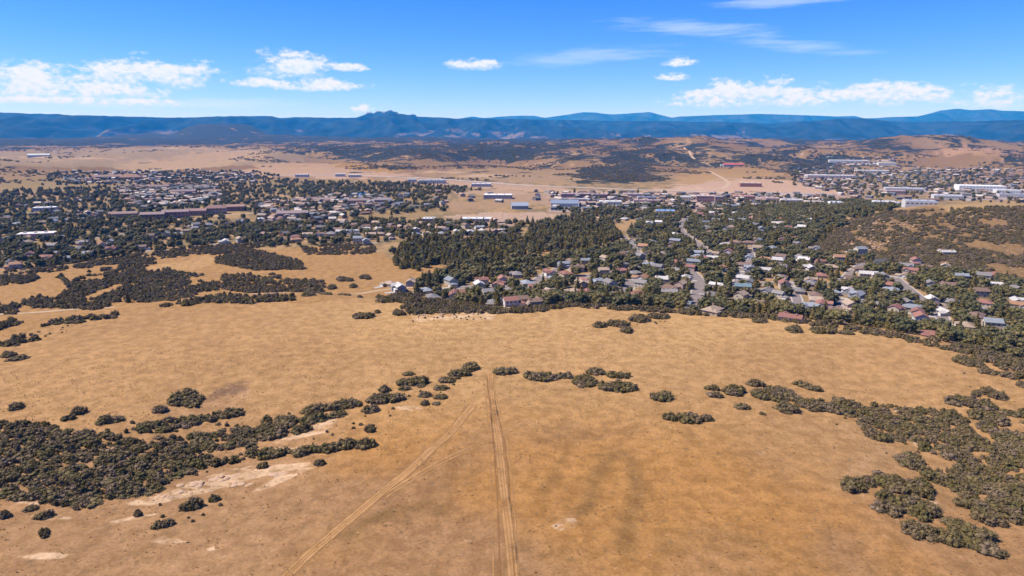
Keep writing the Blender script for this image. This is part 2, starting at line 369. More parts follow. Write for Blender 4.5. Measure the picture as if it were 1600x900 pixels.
# far scrub that cannot be told apart any more
h1 = g.noise2(flat, .0052, 7, .62); h2 = g.noise2(flat, .03, 3, .6)
hh = g.math('ADD', g.math('MULTIPLY', h1, .75), g.math('MULTIPLY', h2, .25))
thr = g.math('SUBTRACT', .78, g.math('MULTIPLY', sa.outputs['Fac'], .46))
sm = g.math('MULTIPLY', g.smooth(g.math('SUBTRACT', hh, thr), -.005, .03), g.smooth(sa.outputs['Fac'], 0, .05))
c = g.mix(sm, c, g.mix(h2, (.016, .018, .011), (.034, .030, .018)))
bmp = g.n('ShaderNodeBump', Strength=.35, Distance=.5, Height=g.math('ADD', g.math('MULTIPLY', f1, .5), f2))
g.out(g.diffuse(c, .95, .05, bmp.outputs[0]))
tint *= 1 - (sst(R_, 1500, 3200)[..., None] * np.array([.20, .24, .42]))      # far tint darkened and made less blue, to offset the blue haze
V = np.stack([GX, GY, GZ], -1).reshape(-1, 3)
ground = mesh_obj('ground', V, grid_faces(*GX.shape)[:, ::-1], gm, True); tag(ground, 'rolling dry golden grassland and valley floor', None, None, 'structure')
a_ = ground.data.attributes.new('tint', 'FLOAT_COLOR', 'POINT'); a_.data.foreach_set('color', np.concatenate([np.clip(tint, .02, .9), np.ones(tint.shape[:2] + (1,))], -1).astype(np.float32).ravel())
a_ = ground.data.attributes.new('scrub', 'FLOAT', 'POINT'); a_.data.foreach_set('value', scrubm.astype(np.float32).ravel())

# ------------------------------------------------------------------ mountain ranges
RANGE = [(-700,190),(-300,182),(0,175.5),(50,177.5),(90,178),(112,180.5),(142,180),(200,182),(250,183.7),(285,183.7),(338,181.7),(400,181),(425,181.5),(437,184),(475,183),(512,184),(555,184),(562,182),(568,180),
 (575,176),(582,178),(590,173.5),(600,175),(608,173),(616,174),(620,177),(638,179.5),(646,178),(652,182),(675,183),(712,185),(800,186),(900,187.5),(950,189),(1025,189),(1075,190.5),(1125,190),(1200,193),(1237,190),(1275,189),(1300,186),
 (1325,184.5),(1350,185),(1375,187.5),(1400,190),(1450,190),(1525,189.5),(1562,188),(1600,187),(1900,184),(2400,190)]
FAR = [(-700,196),(600,196),(690,190),(725,184),(740,182),(755,184.5),(800,181),(832,180.5),(852,184),(887,179),(900,177),(910,175),(930,176),(957,179),(1015,175),(1030,179),(1050,184),(1062,182),(1112,180),(1150,179),(1190,178),(1275,180.5),
 (1310,182),(1335,181),(1350,185),(1375,184),(1400,182.5),(1432,182),(1450,178),(1470,172.5),(1497,169.5),(1515,172),(1550,170.5),(1562,172.5),(1600,174),(1800,172),(2400,185)]
def mountain(name, prof, d0, d1, foot, seed, label, mat, ns=70, rough=1.0, step=4):
    px = np.arange(-900, 2500, step, dtype=float)
    py = np.interp(px, [p[0] for p in prof], [p[1] for p in prof]); py = py + .7 * rough * (fbm(px / 9, px * 0, seed, 3) - .5) * 2
    dd = ray(px, py); A = np.arctan2(dd[:, 0], dd[:, 1]); top = CAM_Z + d1 * dd[:, 2] / np.hypot(dd[:, 0], dd[:, 1])
    s = np.concatenate([np.linspace(0, 1, ns), [1.08, 1.3]])[:, None]
    r = d0 + (d1 - d0) * s
    X, Y = r * np.sin(A)[None], r * np.cos(A)[None]
    sc = (d1 - d0) / 6.0
    spur = 1 - np.abs(2 * fbm(X / sc, Y / (sc * 3), seed + 5, 4) - 1)
    prof_s = np.where(s <= 1, np.clip(s, 0, 1) ** 1.15, 1 - (s - 1) * 1.6)
    env = np.clip(s * (1 - s) * 4, 0, 1) ** .8
    Z = foot + (top[None] - foot) * prof_s + env * (spur - .62) * (top[None] - foot) * 1.15
    Z = np.minimum(Z, np.where(s < 1, CAM_Z + (top[None] - CAM_Z) * r / d1 - (1 - s) * 14, Z))
    o = mesh_obj(name, np.stack([X, Y, Z], -1).reshape(-1, 3), grid_faces(len(s), len(px))[:, ::-1], mat, True)
    return tag(o, label, None, None, 'structure')
def mountmat(name, forest, rock, sc, thr):
    m, n_ = newmat(name); g = NT(n_); geo = n_.nodes.new('ShaderNodeNewGeometry'); p = geo.outputs['Position']
    a = g.noise(g.scale(p, (sc, sc * .35, sc * 2.2)), 1.0, 6, .6); b = g.noise(g.scale(p, (sc * 6, sc * 2, sc * 6)), 1.0, 4, .6)
    zz = g.n('ShaderNodeSeparateXYZ', Vector=p).outputs[2]
    low = g.smooth(zz, -60, 380, .09, -.12)           # meadows and slides lie low, forest above
    t = g.smooth(g.math('ADD', g.math('ADD', a, low), g.math('MULTIPLY', g.math('SUBTRACT', b, .5), .22)), thr, thr + .06)
    cc = g.mix(t, g.mix(g.smooth(g.noise(g.scale(p, (sc * 2.5, sc * 1.2, sc * 4)), 1.0, 5, .65), .35, .65), forest, (forest[0] * 4 + .002, forest[1] * 2.4, forest[2] * 2.6)), rock)  # paler and darker forest noise: sunlit and shadowed folds put into the colour
    g.out(g.diffuse(cc, .95, .05)); return m
mountain('mountain_range', RANGE, 11000, 16500, -60, 200, 'long dark forested mountain range with a rocky summit knob', mountmat('forest_mountain', (.004, .010, .010), (.105, .075, .058), 1 / 700, .585), 110)
mountain('far_mountains', FAR, 21000, 27000, 0, 300, 'pale blue mountains far behind the forested range', mountmat('far_forest', (.006, .014, .016), (.10, .085, .07), 1 / 1600, .62), 40, .5, 6)

# ------------------------------------------------------------------ haze
hb = bmesh.new(); bmesh.ops.create_cube(hb, size=1.0)
bmesh.ops.scale(hb, vec=(60000, 60000, 1420), verts=hb.verts); bmesh.ops.translate(hb, vec=(0, 0, 570), verts=hb.verts)
hm, hnt = newmat('air'); g = NT(hnt)
vol = g.n('ShaderNodeVolumePrincipled', Color=(.015, .33, 1.0, 1), Density=4.4e-5, Anisotropy=0.0); vol.inputs['Absorption Color'].default_value = (1, 1, 1, 1)
g.out(vol.outputs[0], sock='Volume')
hme = bpy.data.meshes.new('haze'); hb.to_mesh(hme); hme.materials.append(hm); haze = bpy.data.objects.new('haze', hme); col.objects.link(haze)
tag(haze, 'thin blue haze filling the air towards the mountains', None, None, 'stuff')

# ------------------------------------------------------------------ tracks, roads, water
rng = np.random.default_rng(7); random.seed(7)
def resample(P, step):
    P = np.asarray(P, float); seg = np.hypot(*np.diff(P, axis=0).T); L = np.concatenate([[0], np.cumsum(seg)])
    n = max(2, int(L[-1] / step)); t = np.linspace(0, L[-1], n)
    # smooth the corners a little
    X = np.stack([np.interp(t, L, P[:, 0]), np.interp(t, L, P[:, 1])], -1)
    for _ in range(6): X[1:-1] = (X[:-2] + 2 * X[1:-1] + X[2:]) / 4
    return X
def strip(name, pts, width, lift, mat, label, step=3.0, wob=0.0, nacross=2, parent=None, kind='structure'):
    """a sheet that follows the ground along a line"""
    P = resample(ground_hit([p[0] for p in pts], [p[1] for p in pts]), step)
    T = np.gradient(P, axis=0); T /= np.linalg.norm(T, axis=1, keepdims=True) + 1e-9; N = np.stack([-T[:, 1], T[:, 0]], -1)
    w = width * (1 + wob * (fbm(np.arange(len(P)) / 4.0, np.zeros(len(P)), 9, 3) - .5) * 2)
    u = np.linspace(-.5, .5, nacross + 1)
    XY = P[:, None] + N[:, None] * (u[None, :, None] * w[:, None, None])
    Z = height(XY[..., 0], XY[..., 1]) + lift
    o = mesh_obj(name, np.concatenate([XY, Z[..., None]], -1).reshape(-1, 3), grid_faces(len(P), nacross + 1)[:, ::-1], mat, True, parent)
    a = o.data.attributes.new('across', 'FLOAT', 'POINT'); a.data.foreach_set('value', np.tile(np.abs(u) * 2, len(P)).astype(np.float32))
    return tag(o, label, None, None, kind)
def sheetmat(name, c0, c1, sc, soft=False, dens=.5, rough=.9):
    m, n_ = newmat(name); g = NT(n_); p = n_.nodes.new('ShaderNodeNewGeometry').outputs['Position']; p = g.scale(p, (1, 1, 0))
    a = g.noise2(p, sc, 5, .65); b = g.noise2(p, sc * 7, 3, .6)
    sh = g.diffuse(g.mix(g.smooth(g.math('ADD', g.math('MULTIPLY', a, .65), g.math('MULTIPLY', b, .35)), .35, .65), c0, c1), rough, .2)
    if soft:      # worn edges: grass comes through
        ac = g.n('ShaderNodeAttribute', {'attribute_name': 'across'}).outputs['Fac']
        big_ = g.noise2(p, .07, 3, .6)
        f = g.smooth(g.math('ADD', g.math('ADD', g.math('MULTIPLY', ac, .5), g.math('MULTIPLY', b, .5)), g.math('MULTIPLY', g.math('SUBTRACT', big_, .5), .9)), dens - .2, dens + .28)
        tr = n_.nodes.new('ShaderNodeBsdfTransparent').outputs[0]
        mx = n_.nodes.new('ShaderNodeMixShader'); g.put(mx.inputs[0], f); n_.links.new(sh, mx.inputs[1]); n_.links.new(tr, mx.inputs[2]); sh = mx.outputs[0]
    g.out(sh); return m
M_RUT = sheetmat('worn_track_soil', alb(190, 142, 88), alb(206, 158, 104), .25, True, .46)
M_RUT2 = sheetmat('faint_track_soil', alb(188, 139, 85), alb(202, 154, 100), .2, True, .40)
M_DARKRUT = sheetmat('trodden_grass', alb(150, 108, 62), alb(170, 124, 76), .3, True, .42)
M_ROAD = sheetmat('asphalt_road', (.13, .105, .098), (.17, .14, .128), .2)
M_DUST = sheetmat('dirt_road', alb(196, 166, 132), alb(214, 184, 150), .05)
M_HWY = sheetmat('concrete_highway', (.26, .21, .175), (.31, .25, .21), .02)
M_WALK = sheetmat('concrete', (.27, .235, .21), (.33, .29, .26), .3)
TR = 'pair of pale wheel ruts '
def ruts(name, pts, gauge, w, mats, label):
    for k, off in enumerate((-gauge / 2, gauge / 2)):
        G = ground_hit([p[0] for p in pts], [p[1] for p in pts]); T = np.gradient(G, axis=0); T /= np.linalg.norm(T, axis=1, keepdims=True)
        G = G + np.stack([-T[:, 1], T[:, 0]], -1) * off; z = height(G[:, 0], G[:, 1]); qx, qy = project(G[:, 0], G[:, 1], z)
        strip(name, list(zip(qx, qy)), w, .05 + .006 * k, mats[k % len(mats)], label, 1.5, .35, 4)
ruts('track_rut', [(766,585),(768,620),(772,650),(779,690),(784,740),(791,800),(797,850),(803,910)], 2.0, 1.5, [M_RUT, M_RUT], 'pale wheel rut running straight down the field')
strip('worn_track', [(766,585),(768,620),(772,650),(779,690),(784,740),(791,800),(797,850),(803,910)], 6.5, .03, M_RUT2, 'broad worn strip under the straight wheel ruts', 1.5, .5, 6)
strip('worn_track', [(740,632),(705,676),(672,704),(640,735),(605,762),(570,792),(520,834),(480,868),(440,908)], 6, .03, M_RUT2, 'broad worn strip under the slanting wheel ruts', 1.5, .5, 6)
ruts('track_rut', [(758,590),(764,640),(768,700),(773,780),(775,850),(776,910)], 1.8, .75, [M_RUT2, M_DARKRUT], 'faint older wheel rut beside the main track')
ruts('track_rut', [(773,620),(786,668),(796,730),(801,800),(808,910)], 1.2, .8, [M_DARKRUT, M_RUT2], 'faint dark rut right of the main track')
ruts('track_rut', [(740,632),(705,676),(672,704),(640,735),(605,762),(570,792),(520,834),(480,868),(440,908)], 2.2, 1.8, [M_RUT, M_RUT], 'pale wheel rut slanting down the field to the left')
ruts('track_rut', [(832,656),(800,670),(775,683),(740,699),(700,716),(660,738),(622,762),(600,776)], 2.0, 1.5, [M_RUT, M_RUT2], 'pale wheel rut branching off across the straight track')
ruts('track_rut', [(610,640),(612,665),(608,690),(590,705)], 1.2, .5, [M_RUT2], 'thin footpath near the thickets')
ruts('track_rut', [(640,480),(700,520),(760,570)], 1.6, .8, [M_RUT2], 'faint track across the upper field')
strip('cow_path', [(1290,606),(1310,608),(1345,612),(1375,617)], .7, .06, M_DARKRUT, 'thin dark path along the upper right field', 2, .3, 4)
ROADS = [('street', [(1066,412),(1078,424),(1090,436),(1094,446),(1090,462),(1078,484)], 11, 'curving grey street running down to the field edge'),
 ('street', [(1098,318),(1090,332),(1072,343),(1063,350),(1064,360),(1074,371),(1096,384),(1112,400)], 9, 'winding street through the trees'),
 ('street', [(988,438),(978,452),(962,461),(950,466)], 12, 'short cul-de-sac street behind the front houses'),
 ('street', [(1310,466),(1316,478),(1322,500)], 9, 'straight street between houses beside the right field edge'),
 ('street', [(1395,432),(1412,446),(1436,465),(1452,480)], 9, 'diagonal street through the right-hand houses'),
 ('street', [(1468,486),(1474,500),(1480,514)], 8, 'pale lane near the lower right houses'),
 ('street', [(880,440),(920,430),(960,424),(1010,418),(1066,412)], 8, 'residential street behind the cul-de-sac'),
 ('street', [(1090,455),(1150,446),(1230,440),(1310,445),(1395,432)], 7, 'residential street crossing behind the right houses'),
 ('street', [(690,452),(760,446),(830,446),(880,440)], 7, 'residential street behind the left row of houses'),
 ('street', [(1064,360),(1010,366),(960,372)], 7, 'side street below the brick offices'),
 ('street', [(0,395),(80,385),(150,372),(215,362)], 7, 'street through the left houses'),
 ('street', [(1150,446),(1160,425),(1175,405),(1170,385)], 7, 'residential street climbing behind the right houses'),
 ('street', [(1230,440),(1245,465),(1250,490)], 7, 'short street between right houses and field'),
 ('street', [(1310,445),(1330,425),(1350,410)], 7, 'lane climbing towards the rocky hill'),
 ('street', [(1452,480),(1500,478),(1560,485),(1620,495)], 7, 'street past the lower right houses'),
 ('street', [(830,446),(845,432),(870,420),(900,412)], 7, 'bending street behind the left front houses'),
 ('street', [(1010,418),(1000,400),(990,385),(975,372)], 7, 'street climbing to the grove corner'),
 ('dirt_road', [(152,364),(210,353),(270,344),(340,337),(430,330),(520,327)], 11, 'pale dirt road below the red apartment blocks'),
 ('dirt_road', [(-20,492),(60,487),(150,478),(250,470),(330,462),(430,458),(600,452),(660,448)], 4.5, 'narrow dirt path along the field edge'),
 ('dirt_road', [(900,343),(960,338),(1040,336)], 10, 'pale lane along the town edge'),
 ('dirt_road', [(1110,268),(1125,276),(1140,286),(1128,296)], 12, 'pale track on the hillside'),
 ('dirt_road', [(1060,232),(1080,244),(1100,254),(1118,262)], 12, 'pale track climbing the far hill'),
 ('dirt_road', [(240,362),(300,356),(360,348)], 7, 'pale lane by the left houses'),
 ('highway', [(330,277),(420,274),(560,274),(680,279),(800,288.5),(900,293),(1000,297),(1100,300),(1200,305),(1300,308)], 26, 'pale highway crossing the valley'),
 ('highway', [(1300,292),(1360,296),(1440,299),(1520,302),(1640,305)], 26, 'pale highway beside the white warehouse'),
 ('dirt_road', [(0,246),(80,247),(170,249),(260,252)], 18, 'thin pale road across the plain')]
for nm, pts, w, lb in ROADS:
    m = {'street': M_ROAD, 'dirt_road': M_DUST, 'highway': M_HWY}[nm]
    if nm == 'street':
        strip('pavement', pts, w + 2.6, .10, M_WALK, 'concrete pavement edging ' + lb, 4)
        strip('street', pts, w, .14, m, lb, 4)
    else: strip(nm, pts, w, .12 if nm == 'dirt_road' else .6, m, lb, 6 if nm == 'dirt_road' else 20)
def patch(name, poly, mat, lift, label, kind='structure'):
    P = gpoly(poly); x0, y0 = P.min(0); x1, y1 = P.max(0); n = 26
    X, Y = np.meshgrid(np.linspace(x0, x1, n), np.linspace(y0, y1, n), indexing='ij'); fc = grid_faces(n, n)
    cx, cy = X.ravel()[fc].mean(1), Y.ravel()[fc].mean(1); keep = inpoly(cx, cy, [tuple(p) for p in P]); fc = fc[keep]
    if len(fc) == 0: return
    used, inv = np.unique(fc, return_inverse=True); Vx = np.stack([X.ravel(), Y.ravel(), height(X.ravel(), Y.ravel()) + lift], -1)[used]
    return tag(mesh_obj(name, Vx, inv.reshape(fc.shape), mat, True), label, None, None, kind)
wm, wn = newmat('pond_water'); g = NT(wn); g.out(g.diffuse((.05, .12, .22), .12, .6))
patch('pond', [(533,308),(542,300),(571,300),(573,306),(560,309)], wm, .5, 'small blue pond among the town houses')
M_LOT = sheetmat('car_park', (.20, .165, .155), (.27, .22, .205), .05)
for i, (poly, lb) in enumerate([([(1070,372),(1084,369),(1096,382),(1080,386)], 'pale car park beside the winding street'), ([(880,318),(985,320),(985,330),(860,330)], 'pale car park by the blue-roofed hall'),
   ([(1180,300),(1300,303),(1300,312),(1180,310)], 'car park in front of the far shops'), ([(1290,250),(1395,250),(1400,258),(1290,258)], 'far car park full of vehicles'), ([(945,452),(970,448),(975,462),(950,468)], 'paved turning circle behind the front houses'),
   ([(1500,300),(1600,300),(1600,312),(1490,312)], 'car park before the white warehouse')]): patch('car_park', poly, M_LOT, .10 if i not in (4,) else .12, lb)

# ------------------------------------------------------------------ foliage prototypes
def leafmat(name, ramp, vari=.35):
    m, n_ = newmat(name); g = NT(n_); oi = n_.nodes.new('ShaderNodeObjectInfo'); geo = n_.nodes.new('ShaderNodeNewGeometry')
    cr = n_.nodes.new('ShaderNodeValToRGB'); el_ = cr.color_ramp.elements
    while len(el_) < len(ramp): el_.new(.5)
    for i, c_ in enumerate(ramp): el_[i].position = i / (len(ramp) - 1); el_[i].color = (*c_, 1)
    n_.links.new(oi.outputs['Random'], cr.inputs[0])
    a = g.noise(geo.outputs['Position'], .55, 3, .6)
    c_ = g.mix(1.0, cr.outputs[0], g.n('ShaderNodeCombineColor', **{k: g.smooth(a, .25, .75, 1 - vari, 1 + vari) for k in ('Red', 'Green', 'Blue')}).outputs[0], 'MULTIPLY')
    g.out(g.diffuse(c_, .8, .12)); return m
M_OAK = leafmat('scrub_oak_leaves', [(.084, .066, .024), (.122, .086, .046), (.094, .070, .026), (.140, .098, .064), (.104, .074, .032), (.084, .068, .022), (.128, .094, .042)], .3)
M_TREE = leafmat('tree_leaves', [(.074, .070, .028), (.108, .090, .032), (.068, .066, .030), (.132, .102, .037), (.084, .076, .031)])
M_PINE = leafmat('pine_needles', [(.088, .070, .020), (.138, .100, .030), (.104, .082, .024)])
bk, bn = newmat('bark'); g = NT(bn); g.out(g.diffuse(g.mix(g.noise(bn.nodes.new('ShaderNodeNewGeometry').outputs['Position'], 3.0, 3), (.06, .045, .03), (.13, .10, .075)), .9, .1))
def lobe_mesh(name, lobes, nleaf, lsize, mat, seed, sub=1, squash=1.0):
    """a crown: each lobe a ragged core with many small leaf sprays standing off it"""
    r_ = np.random.default_rng(seed); bm = bmesh.new(); bmesh.ops.create_icosphere(bm, subdivisions=sub, radius=1.0)
    bv = np.array([v.co[:] for v in bm.verts]); bf = np.array([[v.index for v in f.verts] for f in bm.faces]); bm.free()
    Vs, Fs, n = [], [], 0
    for (cx, cy, cz, rx, rz) in lobes:
        v = bv * (.80 + .34 * r_.random((len(bv), 1))) * [rx, rx, rz] * .93 + [cx, cy, cz]
        v[:, 2] = np.maximum(v[:, 2], -.02); Vs.append(v); Fs.append(bf + n); n += len(v)
        d = r_.normal(size=(nleaf, 3)); d[:, 2] = np.abs(d[:, 2]) * 1.0 - .25; d /= np.linalg.norm(d, axis=1, keepdims=True)
        p = d * [rx, rx, rz] * (.88 + .20 * r_.random((nleaf, 1))) + [cx, cy, cz]; p[:, 2] = np.maximum(p[:, 2], .02)
        t1 = np.cross(d, r_.normal(size=(nleaf, 3))); t1 /= np.linalg.norm(t1, axis=1, keepdims=True) + 1e-9
        t2 = np.cross(d + .8 * r_.normal(size=(nleaf, 3)), t1); t2 /= np.linalg.norm(t2, axis=1, keepdims=True) + 1e-9
        sz = lsize * (.6 + .9 * r_.random((nleaf, 1)))
        tri = np.stack([p + t1 * sz, p - t1 * sz * .7 + t2 * sz * .6, p + t2 * sz * 1.1 + d * sz * .9], 1).reshape(-1, 3)
        Vs.append(tri); Fs.append(np.arange(len(tri)).reshape(-1, 3) + n); n += len(tri)
    me = bpy.data.meshes.new(name); V_, F_ = np.concatenate(Vs), np.concatenate(Fs)
    me.vertices.add(len(V_)); me.vertices.foreach_set('co', V_.astype(np.float32).ravel()); me.loops.add(len(F_) * 3); me.loops.foreach_set('vertex_index', F_.astype(np.int32).ravel())
    me.polygons.add(len(F_)); me.polygons.foreach_set('loop_start', np.arange(len(F_), dtype=np.int32) * 3); me.update(calc_edges=True); me.materials.append(mat)
    return me
def shrub_lobes(seed, n=11):
    r_ = np.random.default_rng(seed); out = []
    for k in range(n):
        a = k * 2.4 + r_.random(); d = .72 * math.sqrt((k + .4) / n); rr_ = .17 + .26 * r_.random()
        h_ = (.95 - .5 * d * d) * (.5 + .72 * r_.random())
        out.append((d * math.cos(a), d * math.sin(a), h_ - rr_ * .9, rr_, rr_ * 1.05)); out.append((d * math.cos(a), d * math.sin(a), max(0.1, h_ * .35), rr_ * 1.05, h_ * .45))
    return out
def tree_lobes(seed, n=13):
    r_ = np.random.default_rng(seed); out = [(0, 0, .52, .30, .34)]
    for k in range(n):
        a = k * 2.4 + r_.random(); z = .22 + .62 * (k + .5) / n; w = .40 * math.sqrt(max(.05, 1 - ((z - .48) / .52) ** 2)); rr_ = .13 + .09 * r_.random()
        out.append((w * .72 * math.cos(a), w * .72 * math.sin(a), z, rr_ * 1.05, rr_))
    return out
def pine_lobes(seed, n=9, width=.26):
    r_ = np.random.default_rng(seed); out = []
    for k in range(n):
        z = .10 + .84 * k / (n - 1); w = width * (1 - z) ** .8 + .03
        for j in range(3 if k < n - 3 else 1):
            a = j * 2.1 + k * 1.3 + r_.random() * .6; d = w * .55 if k < n - 3 else 0
            out.append((d * math.cos(a), d * math.sin(a), z, w * (.6 + .25 * r_.random()), .075 + .03 * r_.random()))
    return out
SHRUB = [lobe_mesh('shrub_crown', shrub_lobes(10 + i, 9 + i % 4), 26, .085, M_OAK, 30 + i) for i in range(6)]
TREE = [lobe_mesh('tree_crown', tree_lobes(50 + i, 11 + i % 4), 34, .050, M_TREE, 60 + i) for i in range(6)]
PINE = [lobe_mesh('pine_crown', pine_lobes(80 + i, 9, .20 + .04 * (i % 3)), 22, .038, M_PINE, 90 + i) for i in range(4)]
def trunk_mesh(name, h_, r0, limbs):
    bm = bmesh.new()
    def tube(a, b, ra, rb, n=7):
        a, b = Vector(a), Vector(b); q = (b - a).to_track_quat('Z', 'Y'); A, B = [], []
        for k in range(n):
            e = Vector((math.cos(k * 2 * math.pi / n), math.sin(k * 2 * math.pi / n), 0)); A.append(bm.verts.new(a + q @ (e * ra))); B.append(bm.verts.new(b + q @ (e * rb)))
        for k in range(n): bm.faces.new((A[k], A[(k + 1) % n], B[(k + 1) % n], B[k]))
        bm.faces.new(B)
    tube((0, 0, -.08), (0, 0, h_), r0, r0 * .45)
    for a, z0, z1, d in limbs: tube((0, 0, z0), (d * math.cos(a), d * math.sin(a), z1), r0 * .5, r0 * .2, 5)
    me = bpy.data.meshes.new(name); bm.to_mesh(me); bm.free(); me.materials.append(bk); return me
TRUNK = trunk_mesh('tree_trunk', .62, .028, [(.5, .22, .55, .2), (2.6, .26, .6, .22), (4.6, .3, .62, .2)])
PTRUNK = trunk_mesh('pine_trunk', .9, .02, [(1, .3, .36, .1), (3, .4, .45, .09)])
STEM = trunk_mesh('shrub_stem', .5, .03, [(.4, .05, .5, .3), (2.2, .05, .5, .35), (4.2, .05, .45, .3)])
def place(name, me, loc, sc, rz, parent=None, color=None):
    o = bpy.data.objects.new(name, me); col.objects.link(o); o.location = loc; o.scale = sc; o.rotation_euler = (0, 0, rz); o.parent = parent
    if color is not None: o.color = (*color, 1)
    return o
def empty(name, loc, rz=0.0):
    o = bpy.data.objects.new(name, None); col.objects.link(o); o.location = loc; o.rotation_euler = (0, 0, rz); o.empty_display_size = .5; return o
def stuff(name, label, pts, scl, rot, pick, protos):
    """what nobody could count: one object, spread by geometry nodes"""
    me = bpy.data.meshes.new(name); me.vertices.add(len(pts)); me.vertices.foreach_set('co', np.asarray(pts, np.float32).ravel())
    for nm, ty, key, ar in (('scl', 'FLOAT_VECTOR', 'vector', scl), ('rotz', 'FLOAT_VECTOR', 'vector', np.stack([0 * rot, 0 * rot, rot], -1)), ('pick', 'INT', 'value', pick)):
        a = me.attributes.new(nm, ty, 'POINT'); a.data.foreach_set(key, np.ascontiguousarray(ar, np.int32 if ty == 'INT' else np.float32).ravel())
    o = bpy.data.objects.new(name, me); col.objects.link(o)
    ng = bpy.data.node_groups.new(name + '_spread', 'GeometryNodeTree'); ng.interface.new_socket('Geometry', in_out='INPUT', socket_type='NodeSocketGeometry'); ng.interface.new_socket('Geometry', in_out='OUTPUT', socket_type='NodeSocketGeometry')
    N = ng.nodes; L = ng.links; gi, go = N.new('NodeGroupInput'), N.new('NodeGroupOutput'); jn = N.new('GeometryNodeJoinGeometry')
    for p in protos:
        ob = N.new('GeometryNodeObjectInfo'); ob.inputs['Object'].default_value = p; ob.inputs['As Instance'].default_value = True; ob.transform_space = 'ORIGINAL'; L.new(ob.outputs['Geometry'], jn.inputs[0])
    ip = N.new('GeometryNodeInstanceOnPoints'); ip.inputs['Pick Instance'].default_value = True
    def attr(nm, ty):
        a = N.new('GeometryNodeInputNamedAttribute'); a.data_type = ty; a.inputs[0].default_value = nm; return a.outputs[0]
    L.new(gi.outputs[0], ip.inputs['Points']); L.new(jn.outputs[0], ip.inputs['Instance']); L.new(attr('pick', 'INT'), ip.inputs['Instance Index'])
    er = N.new('FunctionNodeEulerToRotation'); L.new(attr('rotz', 'FLOAT_VECTOR'), er.inputs[0]); L.new(er.outputs[0], ip.inputs['Rotation']); L.new(attr('scl', 'FLOAT_VECTOR'), ip.inputs['Scale']); L.new(ip.outputs[0], go.inputs[0])
    md = o.modifiers.new('spread', 'NODES'); md.node_group = ng
    return tag(o, label, None, None, 'stuff')
def fill(poly, spacing, prob=1.0, jitter=.45, seed=1, world=False):
    """points spread over a ground outline"""
    P = np.asarray(poly) if world else gpoly(poly); r_ = np.random.default_rng(seed); x0, y0 = P.min(0); x1, y1 = P.max(0)
    X, Y = np.meshgrid(np.arange(x0, x1 + spacing, spacing), np.arange(y0, y1 + spacing, spacing * .87), indexing='ij'); X = X + (np.arange(X.shape[1]) % 2)[None] * spacing * .5
    X = X + spacing * jitter * (r_.random(X.shape) * 2 - 1); Y = Y + spacing * jitter * (r_.random(X.shape) * 2 - 1)
    m = inpoly(X, Y, [tuple(p) for p in P]) & (r_.random(X.shape) < prob); return np.stack([X[m], Y[m]], -1)
ORD = ['first', 'second', 'third', 'fourth', 'fifth', 'sixth', 'seventh', 'eighth', 'ninth', 'tenth', 'eleventh', 'twelfth', 'thirteenth', 'fourteenth', 'fifteenth', 'sixteenth', 'seventeenth', 'eighteenth', 'nineteenth', 'twentieth']
ORD += ['twenty-' + o for o in ORD[:9]] + ['thirtieth'] + ['thirty-' + o for o in ORD[:9]] + ['fortieth'] + ['forty-' + o for o in ORD[:9]]

